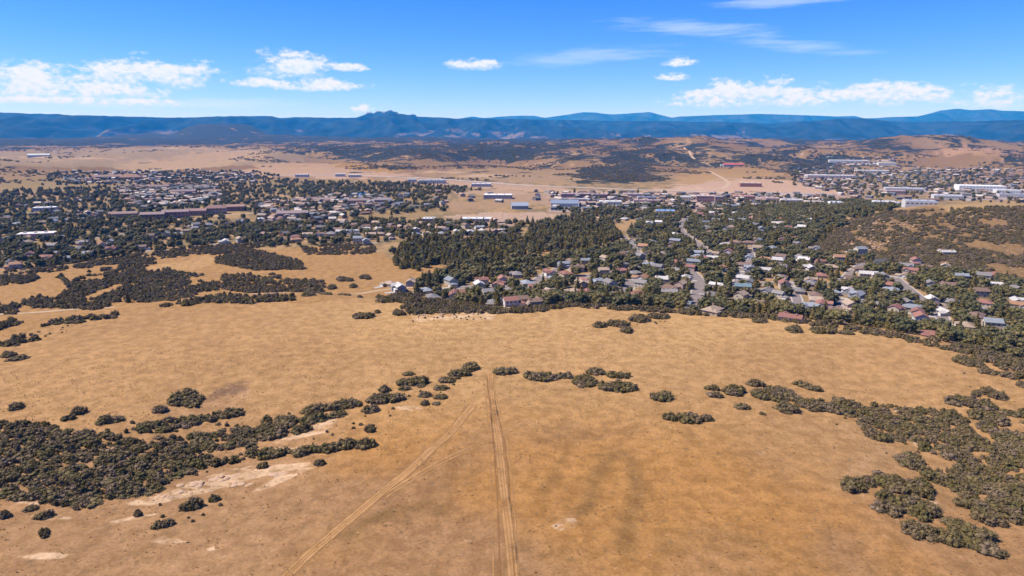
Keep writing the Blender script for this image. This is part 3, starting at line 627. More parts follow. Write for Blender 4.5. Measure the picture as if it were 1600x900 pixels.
# ------------------------------------------------------------------ scrub oak thickets standing apart (photo boxes x0, x1, y0, y1)
THICK = {
 'in row climbing to wheel tracks': [(718,753,565,583),(698,738,576,590),(627,653,579,588),(614,675,587,605),(618,645,602,611),(648,667,600,606),(683,713,587,600),(675,703,600,611),(709,721,588,594),(590,613,602,615),(569,632,612,634),
   (651,680,611,622),(676,704,614,625),(656,672,624,636),(673,691,627,634),(563,600,632,647),(500,567,624,642),(468,520,632,647),(508,548,640,654),(430,470,648,672),(466,512,646,664),(405,455,668,690),(455,490,662,678)],
 'left of slanting wheel ruts': [(568,588,663,678),(560,568,661,666),(552,591,684,704),(527,560,682,704),(495,535,690,710),(455,500,694,714),(400,460,700,717),(490,510,718,730),(400,420,722,734)],
 'behind the straight wheel tracks': [(768,812,571,588),(818,878,578,598),(866,900,581,593),(890,935,582,608),(930,998,590,616),(910,948,574,587),(945,985,580,592),(1012,1056,609,630)],
 'on open field, right side': [(1034,1062,645,660),(1052,1098,643,664),(1090,1117,647,661),(1146,1176,630,641),(1185,1197,643,650),(1239,1272,596,607),(1260,1286,603,613)],
 'in row towards right-hand scrub': [(1098,1130,601,612),(1100,1135,611,623),(1125,1165,600,622),(1165,1200,593,606),(1170,1210,603,627),(1190,1246,600,630),(1209,1250,628,648),(1240,1300,620,645),(1280,1337,630,650),(1300,1350,624,640)],
 'edging the right-hand scrub': [(1345,1366,665,676),(1350,1385,672,690),(1385,1418,680,690),(1400,1443,705,735),(1310,1352,745,773),(1344,1367,744,763),(1363,1420,738,772),(1410,1458,748,780),(1366,1400,766,785),(1366,1410,784,808),(1395,1460,775,813),(1406,1450,815,846),(1440,1502,828,853),(1470,1515,812,826),(1485,1550,820,848),(1511,1563,845,870),(1520,1562,800,822)],
 'on upper right field': [(1480,1520,619,638),(1505,1552,625,643),(1513,1545,642,658),(1535,1575,648,667),(1517,1530,610,622),(1533,1552,607,620),(1545,1570,612,627),(1588,1602,597,607),(1561,1602,643,652),(1525,1552,660,678),(1550,1602,675,695),(1550,1602,690,722),(1490,1518,548,572),(1505,1535,560,576),(1530,1556,576,587),(1561,1592,582,593)],
 'on left field above gully': [(266,320,612,641),(237,262,634,648),(150,190,650,664),(112,136,637,650),(97,118,649,659),(15,38,630,642),(3,24,551,560),(13,40,557,565),(345,383,638,655)],
 'below the pale sandy scar': [(325,346,773,786),(282,318,780,800),(241,276,812,825),(210,222,797,809),(58,90,800,811),(0,18,800,812),(36,60,791,800),(64,77,826,842)],
 'on pasture behind field edge': [(547,588,487,500),(585,596,484,491),(557,568,460,466),(570,581,428,438),(560,580,429,437),(524,545,428,441),(537,554,434,441),(510,528,440,453),(545,560,443,451),(497,520,455,461),(470,495,456,464),(527,550,455,461),(425,470,440,456),(460,505,434,450),(400,430,428,445),(611,635,482,495),(585,625,458,475),(625,645,460,470)],
 'at field edge below houses': [(925,950,502,514),(945,985,498,513),(966,992,508,523),(978,1020,490,506),(1010,1050,488,500),(1226,1254,508,522),(1263,1305,510,523),(1306,1334,516,524),(1172,1200,496,506)]}
shrub_objs = {}
def thicket(box, label, group):
    x0, x1, y0, y1 = box; cx = (x0 + x1) / 2
    f = ground_hit([cx], [y1 - .5])[0]; rng_ = math.hypot(*f); ppm = F / math.hypot(rng_, CAM_Z); dep = math.atan2(CAM_Z, rng_)
    wid = (x1 - x0) / ppm; hgt_ = min(2.7, max(1.0, .2 * wid + .8), (y1 - y0) / ppm * .52 / math.cos(dep))
    depth = max(hgt_ * 1.1, ((y1 - y0) / ppm - hgt_ * math.cos(dep) * .85) / math.sin(dep)); depth = min(depth, wid * 1.25 + 2)
    dirv = f / rng_; side = np.array([dirv[1], -dirv[0]]); c_ = f + dirv * depth / 2
    e = empty('oak_thicket', (c_[0], c_[1], float(height(c_[0], c_[1])))); tag(e, label, 'thicket', group)
    rad = max(.8, min(wid * .28, depth * .55, 3.2)); n = int(np.clip(2.3 * wid * depth / (math.pi * rad * rad), 1, 18)); r_ = np.random.default_rng(int(x0 * 7 + y1))
    for k in range(n):
        if n == 1: u, v = 0, 0
        else:
            a = 2.4 * k + r_.random() * .7; q = math.sqrt((k + .5) / n) * (.92 + .2 * r_.random()); u, v = q * math.cos(a), q * math.sin(a)
        off = side * u * max(0, wid / 2 - rad * 1.0) + dirv * v * max(0, depth / 2 - rad * 1.0); p = c_ + off; rr_ = rad * (.85 + .4 * r_.random()) if n > 1 else wid / 2
        hh_ = hgt_ * (.75 + .45 * r_.random()); i = int(r_.integers(6))
        o = place('crown', SHRUB[i], (off[0], off[1], float(height(*p)) - e.location.z - .08), (rr_, rr_, hh_), r_.random() * 6.28, e); shrub_objs.setdefault(i, o)
    place('stem', STEM, (0, 0, 0), (hgt_,) * 3, 0, e)
for ph, boxes in THICK.items():
    bs = sorted(boxes, key=lambda b: (b[0] + b[1]))
    for k, b in enumerate(bs): thicket(b, f"{'small' if b[1]-b[0] < 24 else 'broad' if b[1]-b[0] > 50 else 'rounded'} dark scrub oak thicket, {ORD[k]} from left {ph}", 'scrub oak thickets')

# dense scrub in the two gullies and beyond the field: the shrubs that show largest stand as things of their own, the rest as one mass
MASS = [('left gully', [(0,662),(60,657),(105,674),(165,674),(190,690),(240,690),(300,690),(330,715),(290,737),(240,772),(180,777),(120,802),(100,792),(0,778)], 2.9, .9), ('left gully', [(200,662),(300,650),(345,644),(350,655),(260,674),(215,674)], 2.7, .85),
 ('left gully', [(255,690),(340,676),(400,668),(455,650),(450,665),(400,690),(330,707),(270,715)], 2.7, .8), ('left gully', [(280,722),(350,714),(420,704),(420,711),(340,729),(290,742)], 2.8, .7), ('left gully', [(-140,650),(0,660),(0,780),(-140,800)], 3.6, .85),
 ('left gully', [(170,675),(300,655),(420,650),(460,690),(300,735),(230,700)], 4.4, .22),
 ('right-hand scrub', [(1340,642),(1375,630),(1430,637),(1490,644),(1510,657),(1535,692),(1600,727),(1740,760),(1740,850),(1600,826),(1560,826),(1530,802),(1500,792),(1490,767),(1450,757),(1445,737),(1490,732),(1480,717),(1440,707),(1430,687),(1400,677),(1345,668)], 2.9, .94),
 ('right-hand scrub', [(1600,640),(1700,650),(1740,720),(1650,715),(1600,700)], 3.6, .6)]
FARM = [([(1290,507),(1400,522),(1450,530),(1500,540),(1560,552),(1640,575),(1640,600),(1590,588),(1550,570),(1500,552),(1440,538),(1380,526),(1300,514)], 3.4, .9), ([(1590,560),(1700,575),(1750,640),(1650,610),(1600,590)], 3.8, .8),
 ([(628,482),(640,472),(700,470),(740,477),(800,485),(860,482),(855,487),(795,490),(700,489),(640,492)], 3.2, .9), ([(585,463),(640,457),(700,462),(740,470),(700,475),(640,478)], 3.6, .6),
 ([(85,428),(130,413),(200,408),(240,403),(245,418),(300,428),(340,432),(390,428),(412,442),(400,456),(350,452),(310,457),(270,471),(200,467),(150,481),(40,481),(35,472),(80,458),(110,452),(100,442)], 3.9, .84), ([(0,432),(60,430),(60,442),(0,446)], 3.8, .8), ([(-60,478),(28,475),(30,490),(-60,495)], 3.8, .8),
 ([(320,387),(400,391),(470,408),(476,421),(400,423),(340,412)], 3.9, .84), ([(400,432),(428,428),(470,438),(505,440),(505,455),(430,457),(400,450)], 3.8, .45), ([(468,384),(580,380),(590,396),(540,398),(480,398)], 4.0, .6), ([(235,395),(330,384),(420,378),(470,380),(380,390),(320,397),(250,405)], 4.2, .6),
 ([(-60,508),(0,502),(60,503),(160,494),(220,484),(320,466),(350,461),(465,464),(460,471),(400,475),(320,473),(220,491),(160,500),(60,512),(-60,525)], 3.2, .66), ([(-60,528),(55,524),(60,532),(0,545),(-60,555)], 3.2, .75), ([(100,395),(240,398),(240,410),(100,425),(20,430),(0,425)], 4.2, .55),
 ([(800,482),(900,474),(1000,481),(1100,488),(1200,494),(1290,506),(1290,511),(1200,499),(1100,493),(1000,487),(900,480),(800,488)], 3.0, .66)]
HILL = [([(1245,410),(1275,380),(1310,348),(1380,332),(1500,326),(1760,318),(1760,480),(1600,452),(1500,440),(1400,412)], 4.0, .97)]
pts_i = []
for k, (zn, poly, sp_, pr) in enumerate(MASS):
    for x, y in fill(poly, sp_, pr, .5, 100 + k): pts_i.append((x, y, zn))
r_ = np.random.default_rng(3)
rows = []
for x, y, zn in pts_i:
    rad = 1.0 + 2.6 * r_.random() ** 1.7; hh_ = (.9 + 1.6 * r_.random()) * (.75 + .12 * rad); rows.append((rad * F / math.hypot(x, y, CAM_Z), x, y, rad, hh_, zn, int(r_.integers(6)), r_.random() * 6.28))
vis = []
for q in rows:
    qx, qy = project(q[1], q[2], float(height(q[1], q[2]))); vis.append(-5 < qx < 1605 and qy < 905)
order = sorted(range(len(rows)), key=lambda i: -rows[i][0] * vis[i]); mine = set(order[:290]); rest = []
slab = {}
for zn_ in ('left gully', 'right-hand scrub'):
    ids = [i for i in mine if rows[i][5] == zn_]; pj = {i: project(rows[i][1], rows[i][2], float(height(rows[i][1], rows[i][2]))) for i in ids}; ids.sort(key=lambda i: -pj[i][1])
    for q in range(0, len(ids), 14):
        for k, i in enumerate(sorted(ids[q:q + 14], key=lambda i: pj[i][0])): slab[i] = f"dark scrub oak shrub, {ORD[k]} from left in the {'front' if q == 0 else ORD[q // 14]} row of the {zn_}"
rz_all = height(np.array([q[1] for q in rows]), np.array([q[2] for q in rows]))
for i, (s_, x, y, rad, hh_, zn, pk, rz) in enumerate(rows):
    z = float(rz_all[i])
    if i in mine:
        e = empty('scrub_shrub', (x, y, z)); tag(e, slab[i], 'shrub', f'shrubs of the {zn}')
        o = place('crown', SHRUB[pk], (0, 0, -.1), (rad, rad, hh_), rz, e); place('stem', STEM, (0, 0, -.1), (hh_ * .9,) * 3, rz, e); shrub_objs.setdefault(pk, o)
    else: rest.append((x, y, z - .1, rad, rad, hh_, rz, pk))
protos_s = [shrub_objs[i] for i in sorted(shrub_objs)]
def stuff_rows(name, label, rows_, protos):
    a = np.array(rows_, float); return stuff(name, label, a[:, :3], a[:, 3:6], a[:, 6], a[:, 7].astype(int) % len(protos), protos)
stuff_rows('gully_scrub', 'dark scrub oak undergrowth filling both gullies', rest, protos_s)
rest = []
for k, (poly, sp_, pr) in enumerate(FARM + HILL):
    P = fill(poly, sp_, pr, .5, 200 + k); cl = fbm(P[:, 0] / 22, P[:, 1] / 30, 400, 3)
    P = P[cl > (.33 if k >= len(FARM) else .36)]
    if k >= len(FARM): P = P[(fbm(P[:, 0] / 9, P[:, 1] / 16, 431, 3) > .31) & ((np.exp(-((P[:, 0] - 520) / 110) ** 2 - ((P[:, 1] - 830) / 110) ** 2) * .5) < r_.random(len(P)))]
    for x, y in P:
        rad = (1.6 + 1.6 * r_.random()) * (1.25 if k >= len(FARM) else 1.0); rest.append((x, y, float(height(x, y)) - .1, rad, rad, 1.6 + 1.8 * r_.random(), r_.random() * 6.28, r_.integers(6)))
stuff_rows('distant_scrub', 'dark scrub oak covering pasture slopes and the right-hand hill', rest, protos_s)
# loose seedlings dotted on the near slopes
rest = []
for poly, sp_, pr in [([(230,690),(330,675),(460,640),(700,590),(720,600),(640,640),(520,690),(400,720),(300,745)], 4.0, .17), ([(200,800),(260,785),(345,785),(345,815),(260,825)], 3.0, .22), ([(1330,650),(1420,690),(1500,770),(1480,790),(1400,720),(1300,660)], 4.0, .2), ([(0,525),(120,505),(130,515),(0,545)], 4, .3),
   ([(640,488),(760,485),(760,500),(640,503)], 3.2, .3), ([(960,500),(1060,500),(1060,506),(960,512)], 3.5, .4), ([(1480,555),(1600,600),(1600,660),(1520,620)], 6, .12)]:
    for x, y in fill(poly, sp_, pr, .5, int(sp_ * 100 + len(rest))): s_ = .35 + .55 * r_.random(); rest.append((x, y, float(height(x, y)) - .05, s_, s_, s_ * 1.2, r_.random() * 6, r_.integers(6)))
stuff_rows('seedling_scrub', 'tiny dark seedlings dotted between the thickets', rest, protos_s)

# ------------------------------------------------------------------ houses
def objcol(name, rough=.85, vari=.2, sc=1.2, ridge=None):
    m, n_ = newmat(name); g = NT(n_); oi = n_.nodes.new('ShaderNodeObjectInfo'); tcn = n_.nodes.new('ShaderNodeTexCoord'); p = tcn.outputs['Object']
    a = g.noise(p, sc, 4, .65)
    if ridge: a = g.math('ADD', g.math('MULTIPLY', a, .7), g.math('MULTIPLY', g.noise(g.scale(p, ridge), 1.0, 2), .3))
    c_ = g.mix(1.0, oi.outputs['Color'], g.n('ShaderNodeCombineColor', **{k: g.smooth(a, .25, .75, 1 - vari, 1 + vari) for k in ('Red', 'Green', 'Blue')}).outputs[0], 'MULTIPLY')
    g.out(g.diffuse(c_, rough, .25)); return m
M_ROOF = objcol('shingle_roof', .8, .28, .9, (1, 1, 9)); M_WALL = objcol('painted_siding', .8, .10, .5, (.3, .3, 12)); M_DOOR = objcol('painted_door', .6, .06)
gl, gn = newmat('window_glass'); g = NT(gn); g.out(g.diffuse((.035, .045, .055), .12, .6))
M_GLASS = gl
def rawmesh(name, V_, F_, mat):
    me = bpy.data.meshes.new(name); me.from_pydata(V_, [], F_); me.update(); me.materials.append(mat); return me
class MB:
    def __init__(s): s.v, s.f = [], []
    def add(s, V_, F_):
        n = len(s.v); s.v += V_; s.f += [tuple(i + n for i in f) for f in F_]
    def box(s, x0, x1, y0, y1, z0, z1):
        s.add([(x, y, z) for z in (z0, z1) for y in (y0, y1) for x in (x0, x1)], [(0, 2, 3, 1), (4, 5, 7, 6), (0, 1, 5, 4), (2, 6, 7, 3), (0, 4, 6, 2), (1, 3, 7, 5)])
    def gable_wall(s, x0, x1, y0, y1, z0, z1, rise, axis='x'):
        """box with gable ends; the ridge runs along axis"""
        s.box(x0, x1, y0, y1, z0, z1)
        if axis == 'x':
            ym = (y0 + y1) / 2
            for x, o in ((x0, 1), (x1, -1)): s.add([(x, y0, z1), (x, y1, z1), (x, ym, z1 + rise)], [(0, 1, 2) if o < 0 else (0, 2, 1)])
        else:
            xm = (x0 + x1) / 2
            for y, o in ((y0, 1), (y1, -1)): s.add([(x0, y, z1), (x1, y, z1), (xm, y, z1 + rise)], [(0, 1, 2) if o > 0 else (0, 2, 1)])
    def gable_roof(s, x0, x1, y0, y1, z, rise, ov=.5, th=.22, axis='x'):
        if axis == 'y':
            k = len(s.v); s.gable_roof(y0, y1, x0, x1, z, rise, ov, th, 'x'); s.v[k:] = [(b, a, c) for a, b, c in s.v[k:]]
            nf = 2 * 6; s.f[-nf:] = [tuple(reversed(f)) for f in s.f[-nf:]]; return
        ym, hw = (y0 + y1) / 2, (y1 - y0) / 2; sl_ = rise / hw; zo = z - ov * sl_ + .05; a, b = x0 - ov, x1 + ov
        for sg in (-1, 1):
            ye = ym + sg * (hw + ov); V_ = [(a, ye, zo), (b, ye, zo), (b, ym, z + rise + .05), (a, ym, z + rise + .05)]; V_ += [(x, y, zz + th) for x, y, zz in V_]
            F_ = [(0, 3, 2, 1), (4, 5, 6, 7), (0, 1, 5, 4), (1, 2, 6, 5), (2, 3, 7, 6), (3, 0, 4, 7)]; s.add(V_, F_ if sg < 0 else [tuple(reversed(f)) for f in F_])
    def hip_roof(s, x0, x1, y0, y1, z, rise, ov=.5, th=.2):
        a, b, c_, d = x0 - ov, x1 + ov, y0 - ov, y1 + ov; ym = (y0 + y1) / 2; hw = (d - c_) / 2; r0, r1 = a + hw, b - hw
        if r1 < r0: r0 = r1 = (a + b) / 2
        s.box(a, b, c_, d, z, z + th); z += th + .003; s.add([(a, c_, z), (b, c_, z), (b, d, z), (a, d, z), (r0, ym, z + rise), (r1, ym, z + rise)], [(0, 1, 5, 4), (2, 3, 4, 5), (1, 2, 5), (3, 0, 4)])
    def mesh(s, name, mat): return rawmesh(name, s.v, s.f, mat)
def box_mesh(name, w, d, h_, mat):
    b = MB(); b.box(-w / 2, w / 2, -d / 2, d / 2, -h_ / 2, h_ / 2); return b.mesh(name, mat)
WIN = box_mesh('window_pane', 1.7, .10, 1.2, M_GLASS); WSIDE = box_mesh('window_pane_side', .10, 1.4, 1.2, M_GLASS); GAR = box_mesh('garage_door_panel', 4.8, .10, 2.2, M_DOOR); DOOR = box_mesh('door_panel', 1.0, .10, 2.1, M_DOOR); CHIM = box_mesh('chimney_stack', .9, .7, 2.4, M_WALL)
TRIMW = box_mesh('window_frame', 2.0, .06, 1.5, M_DOOR); TRIMS = box_mesh('window_frame_side', .06, 1.7, 1.5, M_DOOR)
DRIVE = box_mesh('driveway_slab', 5.2, 8.2, 1.3, M_WALK)
def htype(kind):
    w, r = MB(), MB(); win, side = [], []
    if kind == 0:      # ranch house with a garage wing
        w.gable_wall(-8, 8, -4.2, 4.2, -2, 2.9, 2.0); w.gable_wall(2.2, 8.2, -8.4, -4.2, -2, 2.8, 1.6, 'y'); r.gable_roof(-8, 8, -4.2, 4.2, 2.9, 2.0); r.gable_roof(2.2, 8.2, -8.6, -2.5, 2.8, 1.62, .45, .2, 'y')
        win = [(-6, -4.25, 1.6), (-3.2, -4.25, 1.6), (-5, 4.25, 1.6), (0, 4.25, 1.6), (5, 4.25, 1.6)]; side = [(-8.05, 0, 1.6), (8.05, 1.5, 1.6)]; gar, door, ch = (5.2, -8.45, 1.15), (-.4, -4.25, 1.05), (-4, 1.4, 4.9)
    elif kind == 1:    # two storeys
        w.gable_wall(-6, 5.5, -4.5, 4.5, -2, 5.5, 2.3); w.box(5.5, 11, -5.6, 1.5, -2, 2.8); r.gable_roof(-6, 5.5, -4.5, 4.5, 5.5, 2.3); r.hip_roof(5.6, 11, -5.6, 1.5, 2.81, 1.3, .45)
        win = [(-4, -4.55, 1.6), (2.6, -4.55, 4.1), (-4, -4.55, 4.1), (-.7, -4.55, 4.1), (-4, 4.55, 4.1), (0, 4.55, 4.1), (3.4, 4.55, 4.1), (-2, 4.55, 1.6), (3, 4.55, 1.6)]; side = [(-6.05, 1, 4.1), (-6.05, -1.5, 1.6)]; gar, door, ch = (8.2, -5.65, 1.15), (.2, -4.55, 1.05), (-5, 1.5, 7.2)
    elif kind == 2:    # hipped house
        w.box(-7.5, 7.5, -4.8, 4.8, -2, 3.0); w.box(-7.3, -1.5, -8, -4.8, -2, 2.9); r.hip_roof(-7.5, 7.5, -4.8, 4.8, 3.01, 2.3, .6); r.hip_roof(-7.35, -1.45, -8, -2.2, 2.93, 1.6, .45, .16)
        win = [(1.8, -4.85, 1.6), (5, -4.85, 1.6), (-5, 4.85, 1.6), (-1.5, 4.85, 1.6), (3.5, 4.85, 1.6)]; side = [(7.55, -1.5, 1.6), (7.55, 2, 1.6)]; gar, door, ch = (-4.4, -8.05, 1.15), (-.3, -4.85, 1.05), (4, 1.8, 5.2)
    else:              # cross-gabled two storeys
        w.gable_wall(-7, 7, -4, 4, -2, 4.8, 2.0); w.gable_wall(-6.8, -.6, -7, -4, -2, 4.7, 1.7, 'y'); w.box(.2, 6.6, -6, -4, -2, 2.6); r.gable_roof(-7, 7, -4, 4, 4.8, 2.0); r.gable_roof(-6.8, -.6, -7.1, -2, 4.72, 1.72, .4, .2, 'y'); r.hip_roof(.3, 6.6, -6, -4, 2.62, .7, .3, .14)
        win = [(-5, -7.05, 3.6), (-2.4, -7.05, 3.6), (2, -4.05, 3.9), (5, -4.05, 3.9), (-4, 4.05, 3.7), (0, 4.05, 3.7), (4, 4.05, 3.7), (-2, 4.05, 1.4)]; side = [(-7.05, 0, 3.7), (7.05, 0, 3.7)]; gar, door, ch = (3.6, -6.05, 1.15), (-3.7, -7.05, 1.05), (5.6, 1.2, 6.6)
    return w.mesh('house_wall', M_WALL), r.mesh('house_roof', M_ROOF), win, side, gar, door, ch
HT = [htype(k) for k in range(4)]
RC = {'grey': (.155, .14, .135), 'blue-grey': (.165, .175, .195), 'brown': (.14, .09, .068), 'red': (.19, .088, .066), 'tan': (.25, .185, .135), 'white': (.36, .34, .325), 'dark': (.06, .058, .06), 'orange': (.25, .135, .078), 'teal': (.11, .155, .175)}
WC = {'white': (.47, .44, .41), 'cream': (.40, .335, .255), 'pink': (.36, .26, .215), 'tan': (.30, .24, .17), 'grey': (.26, .25, .25)}
def z8(s, ox, oy):
    out = []
    for t in s.split():
        x, y, c_ = t.split(','); out.append((ox + float(x) / 4, oy + float(y) / 4, {'g': 'grey', 'b': 'blue-grey', 'n': 'brown', 'r': 'red', 't': 'tan', 'w': 'white', 'd': 'dark', 'o': 'orange', 'e': 'teal'}[c_]))
    return out
# photo positions of roofs, measured in enlarged crops
HP = z8('30,315,g 90,370,b 60,485,n 150,500,n 215,485,g 255,345,b 330,310,r 235,300,r 360,465,g 470,465,n 395,425,t 405,285,n 465,235,b 490,280,g 430,380,t 450,350,r 610,385,g 655,372,d 570,300,t 580,220,t 700,190,g 780,205,g 765,305,g 820,335,o 850,190,n 820,150,o 870,110,b 770,110,t 850,260,b 910,280,g 935,205,t 1030,240,r 1040,290,g 985,440,g 790,470,b 780,440,r 850,430,g 1055,390,t 1050,445,d 1245,450,g 1245,500,b 1250,545,t 1440,405,e 1430,460,t 1570,500,n 1480,370,g 1460,340,w 1350,240,g 1300,280,o 1450,255,n 1560,220,o 1540,380,g 1590,420,g 1165,205,b 1210,205,b 1260,190,t 1340,130,w 1010,60,w 960,65,w 1020,110,b 1530,160,t 1280,380,w 880,70,t 1000,130,n', 800, 350)
HP += z8('80,215,n 60,240,w 100,270,g 90,335,n 100,390,r 30,440,w 110,505,g 140,590,r 200,300,t 200,220,g 315,235,r 390,270,t 440,220,o 330,320,r 415,325,r 520,360,n 265,375,g 310,475,t 330,505,r 415,470,b 400,430,b 500,425,w 265,530,b 635,500,g 575,170,b 705,235,d 850,260,g 920,240,r 970,270,n 1105,275,t 1120,175,w 770,385,r 775,420,b 1010,385,g 1200,335,b 1340,340,g 1420,320,r 1320,440,n 1430,445,r 1550,505,o 870,500,g 905,530,b 930,570,r 950,605,r 890,630,b 990,650,g 1020,690,r 780,620,d 1240,640,t 1400,640,b 1300,580,n 1550,410,g 1150,490,g 1550,480,w 545,585,r 190,130,g 300,150,g 25,150,b 90,100,r 1100,550,w', 1200, 350)
HP += z8('970,370,t 1050,360,g 1065,415,b 1100,450,g 1220,370,b 1240,440,r 1345,440,g 1450,440,g 1395,395,w 1410,360,r 1540,355,r 1540,470,b 1480,490,g 1590,500,r 1580,415,g 1340,470,n 1420,470,r 900,405,w 840,375,t 770,60,t 620,70,g 690,115,b 640,100,b 250,95,o 150,90,r 840,80,t 1090,20,t 1420,40,w', 400, 350)
HP += z8('35,100,b 190,90,n 170,125,t 100,265,o 70,250,d 155,260,g 190,195,r 290,205,r 320,180,g 430,210,b 550,195,b 690,115,b 700,165,r 640,140,r 530,120,g 510,150,g 890,150,n 960,140,g 360,90,w 1100,40,t 1040,65,g 1225,20,b 1410,105,w 1500,100,t 330,145,g', 0, 350)
# rows of far houses: start, end, number
HR = [((185,300),(335,292),13),((205,306),(330,299),11),((210,313),(320,306),9),((105,279),(225,276),9),((120,284),(235,281),8),((240,277),(330,272),6),((402,338),(500,330),10),((405,345),(470,343),7),((402,331),(480,324),8),((545,318),(620,312),8),((550,312),(610,308),6),((425,315),(530,308),8),((20,322),(130,312),7),((90,316),(150,304),5),((20,350),(130,340),6),((230,372),(300,360),5),((470,318),(540,312),6),((250,290),(420,282),9),
 ((1010,350),(1060,346),4),((1110,346),(1280,342),9),((1100,362),(1260,356),8),((1120,382),(1250,372),7),((1080,336),(1240,332),8),((420,372),(560,360),8),((560,358),(760,352),9),((640,366),(790,360),7),((970,342),(1060,338),5),((640,322),(700,316),4),((300,352),(400,346),6)]
for (xa, ya), (xb, yb), n in HR:
    for k in range(n):
        t = (k + .5) / n; HP.append((xa + (xb - xa) * t + rng.normal() * 2.2, ya + (yb - ya) * t + rng.normal() * .8, ['grey', 'blue-grey', 'brown', 'red', 'white', 'tan'][rng.integers(6)]))
_sub = gpoly([(690,462),(800,425),(880,410),(970,402),(1010,400),(1100,398),(1200,400),(1260,405),(1340,412),(1450,430),(1590,455),(1590,530),(1500,520),(1400,505),(1300,492),(1200,482),(1100,478),(1000,470),(900,464),(800,468)])
for x_, y_ in fill(_sub, 20, .5, .45, 777, True):
    q1, q2 = project(x_, y_, float(height(x_, y_))); HP.append((float(q1), float(q2) - 3.2, ['grey', 'brown', 'red', 'tan', 'white', 'blue-grey'][rng.integers(6)]))
HG = ground_hit([h[0] for h in HP], [h[1] + 3.2 for h in HP]); HPOS = []
for (px_, py_, c_), (x, y) in zip(HP, HG):
    if all((x - q[0]) ** 2 + (y - q[1]) ** 2 > 15.0 ** 2 for q in HPOS): HPOS.append((x, y, px_, py_, c_))
HPOS.sort(key=lambda q: math.hypot(q[0], q[1]))
HZ = height(np.array([q[0] for q in HPOS]), np.array([q[1] for q in HPOS]))
bands = {}
house_refs = []
def band_of(px_, py_):
    if px_ < 430 and py_ > 338: return 'among the left-hand houses'
    if px_ < 640 and py_ <= 338: return 'in the far left town rows'
    if px_ < 830 and py_ < 400: return 'in the belt behind the pasture'
    if px_ < 860: return 'left of the grove clearing'
    if px_ < 1000: return 'around the cul-de-sac' if py_ > 420 else 'behind the cul-de-sac'
    if px_ < 1130: return 'beside the curving street' if py_ > 405 else 'beside the winding street'
    if px_ < 1330: return 'between curving and straight streets' if py_ > 430 else 'below the rocky hill'
    return 'at the right-hand field edge' if py_ > 475 else 'under the right-hand hill'
CNT = {}
for i, (x, y, px_, py_, c_) in enumerate(HPOS):
    r_ = np.random.default_rng(1000 + i); d_ = math.hypot(x, y); wc = list(WC)[r_.integers(5)] if c_ not in ('red', 'brown') else ['white', 'cream', 'pink'][r_.integers(3)]
    CNT.setdefault((band_of(px_, py_), c_), []).append((px_, i)); bands[i] = (c_, wc)
NAMEOF = {}
for (bd, c_), lst in CNT.items():
    for k, (px_, i) in enumerate(sorted(lst)): NAMEOF[i] = f'{ORD[k]} {c_}-roofed house from left {bd}'
for i, (x, y, px_, py_, c_) in enumerate(HPOS):
    if i >= 300: break
    r_ = np.random.default_rng(1000 + i); d_ = math.hypot(x, y); wc = bands[i][1]; kd = int(r_.integers(4)); wm_, rm_, win, side, gar, door, ch = HT[kd]
    th = r_.choice([0, math.pi / 2, math.pi, -math.pi / 2]) + (.35 if px_ < 1000 else -.45) + r_.normal() * .22; sc = .78 + .22 * r_.random()
    e = empty('house', (x, y, float(HZ[i]) + .1), th); e.scale = (sc,) * 3; tag(e, f'{wc} {NAMEOF[i]}', 'house', 'town houses')
    vr = .85 + .3 * r_.random()
    place('wall', wm_, (0, 0, 0), (1, 1, 1), 0, e, WC[wc]); rf = place('roof', rm_, (0, 0, 0), (1, 1, 1), 0, e, tuple(v * vr for v in RC[c_]))
    if d_ < 1050:
        if r_.random() < .6: place('chimney', CHIM, ch, (1, 1, 1), 0, rf, (.34, .2, .15))
        if HT[kd][4]: place('driveway', DRIVE, (gar[0], gar[1] - 4.2, -.55), (1, 1, 1), 0, e)
        place('garage_door', GAR, gar, (1, 1, 1), 0, e, (.54, .52, .49)); place('door', DOOR, door, (1, 1, 1), 0, e, (.25, .12, .09))
        for (a, b, c2) in win: wn_ = place('window', WIN, (a, b, c2), (1, 1, 1), 0, e); place('frame', TRIMW, (0, 0, 0), (1, 1, 1), 0, wn_, (.56, .55, .53))
        for (a, b, c2) in side: wn_ = place('window', WSIDE, (a, b, c2), (1, 1, 1), 0, e); place('frame', TRIMS, (0, 0, 0), (1, 1, 1), 0, wn_, (.56, .55, .53))
    else:
        for (a, b, c2) in win[:2]: place('window', WIN, (a, b, c2), (1, 1, 1), 0, e)
    house_refs.append((x, y, px_, py_, i))
# the houses too far away to tell apart: one mass
b = MB(); extra = [(q[0], q[1]) for q in HPOS[300:]]
for k, (poly, sp_, pr) in enumerate([([(180,292),(340,286),(345,318),(210,328)], 19, .5), ([(400,318),(520,306),(640,303),(640,322),(520,345),(405,346)], 20, .45), ([(860,300),(1300,304),(1300,322),(1000,330),(860,330)], 24, .52), ([(1240,262),(1600,264),(1640,318),(1340,312),(1250,290)], 34, .55),
   ([(100,268),(400,268),(400,284),(100,288)], 30, .4), ([(1290,246),(1400,246),(1400,260),(1290,260)], 34, .6), ([(0,335),(160,330),(160,345),(0,350)], 28, .3), ([(640,300),(860,300),(860,318),(660,322)], 40, .25), ([(1090,330),(1290,328),(1290,395),(1120,400)], 22, .12), ([(400,348),(800,348),(800,368),(400,374)], 21, .28)]):
    extra += [tuple(p) for p in fill(poly, sp_, pr, .4, 820 + k)]
ex = np.array(extra); dmin = np.array([((ex[:, 0] - q[0]) ** 2 + (ex[:, 1] - q[1]) ** 2) for q in HPOS[:300]]).min(0); ex = ex[dmin > 15 ** 2]; ez = height(ex[:, 0], ex[:, 1])
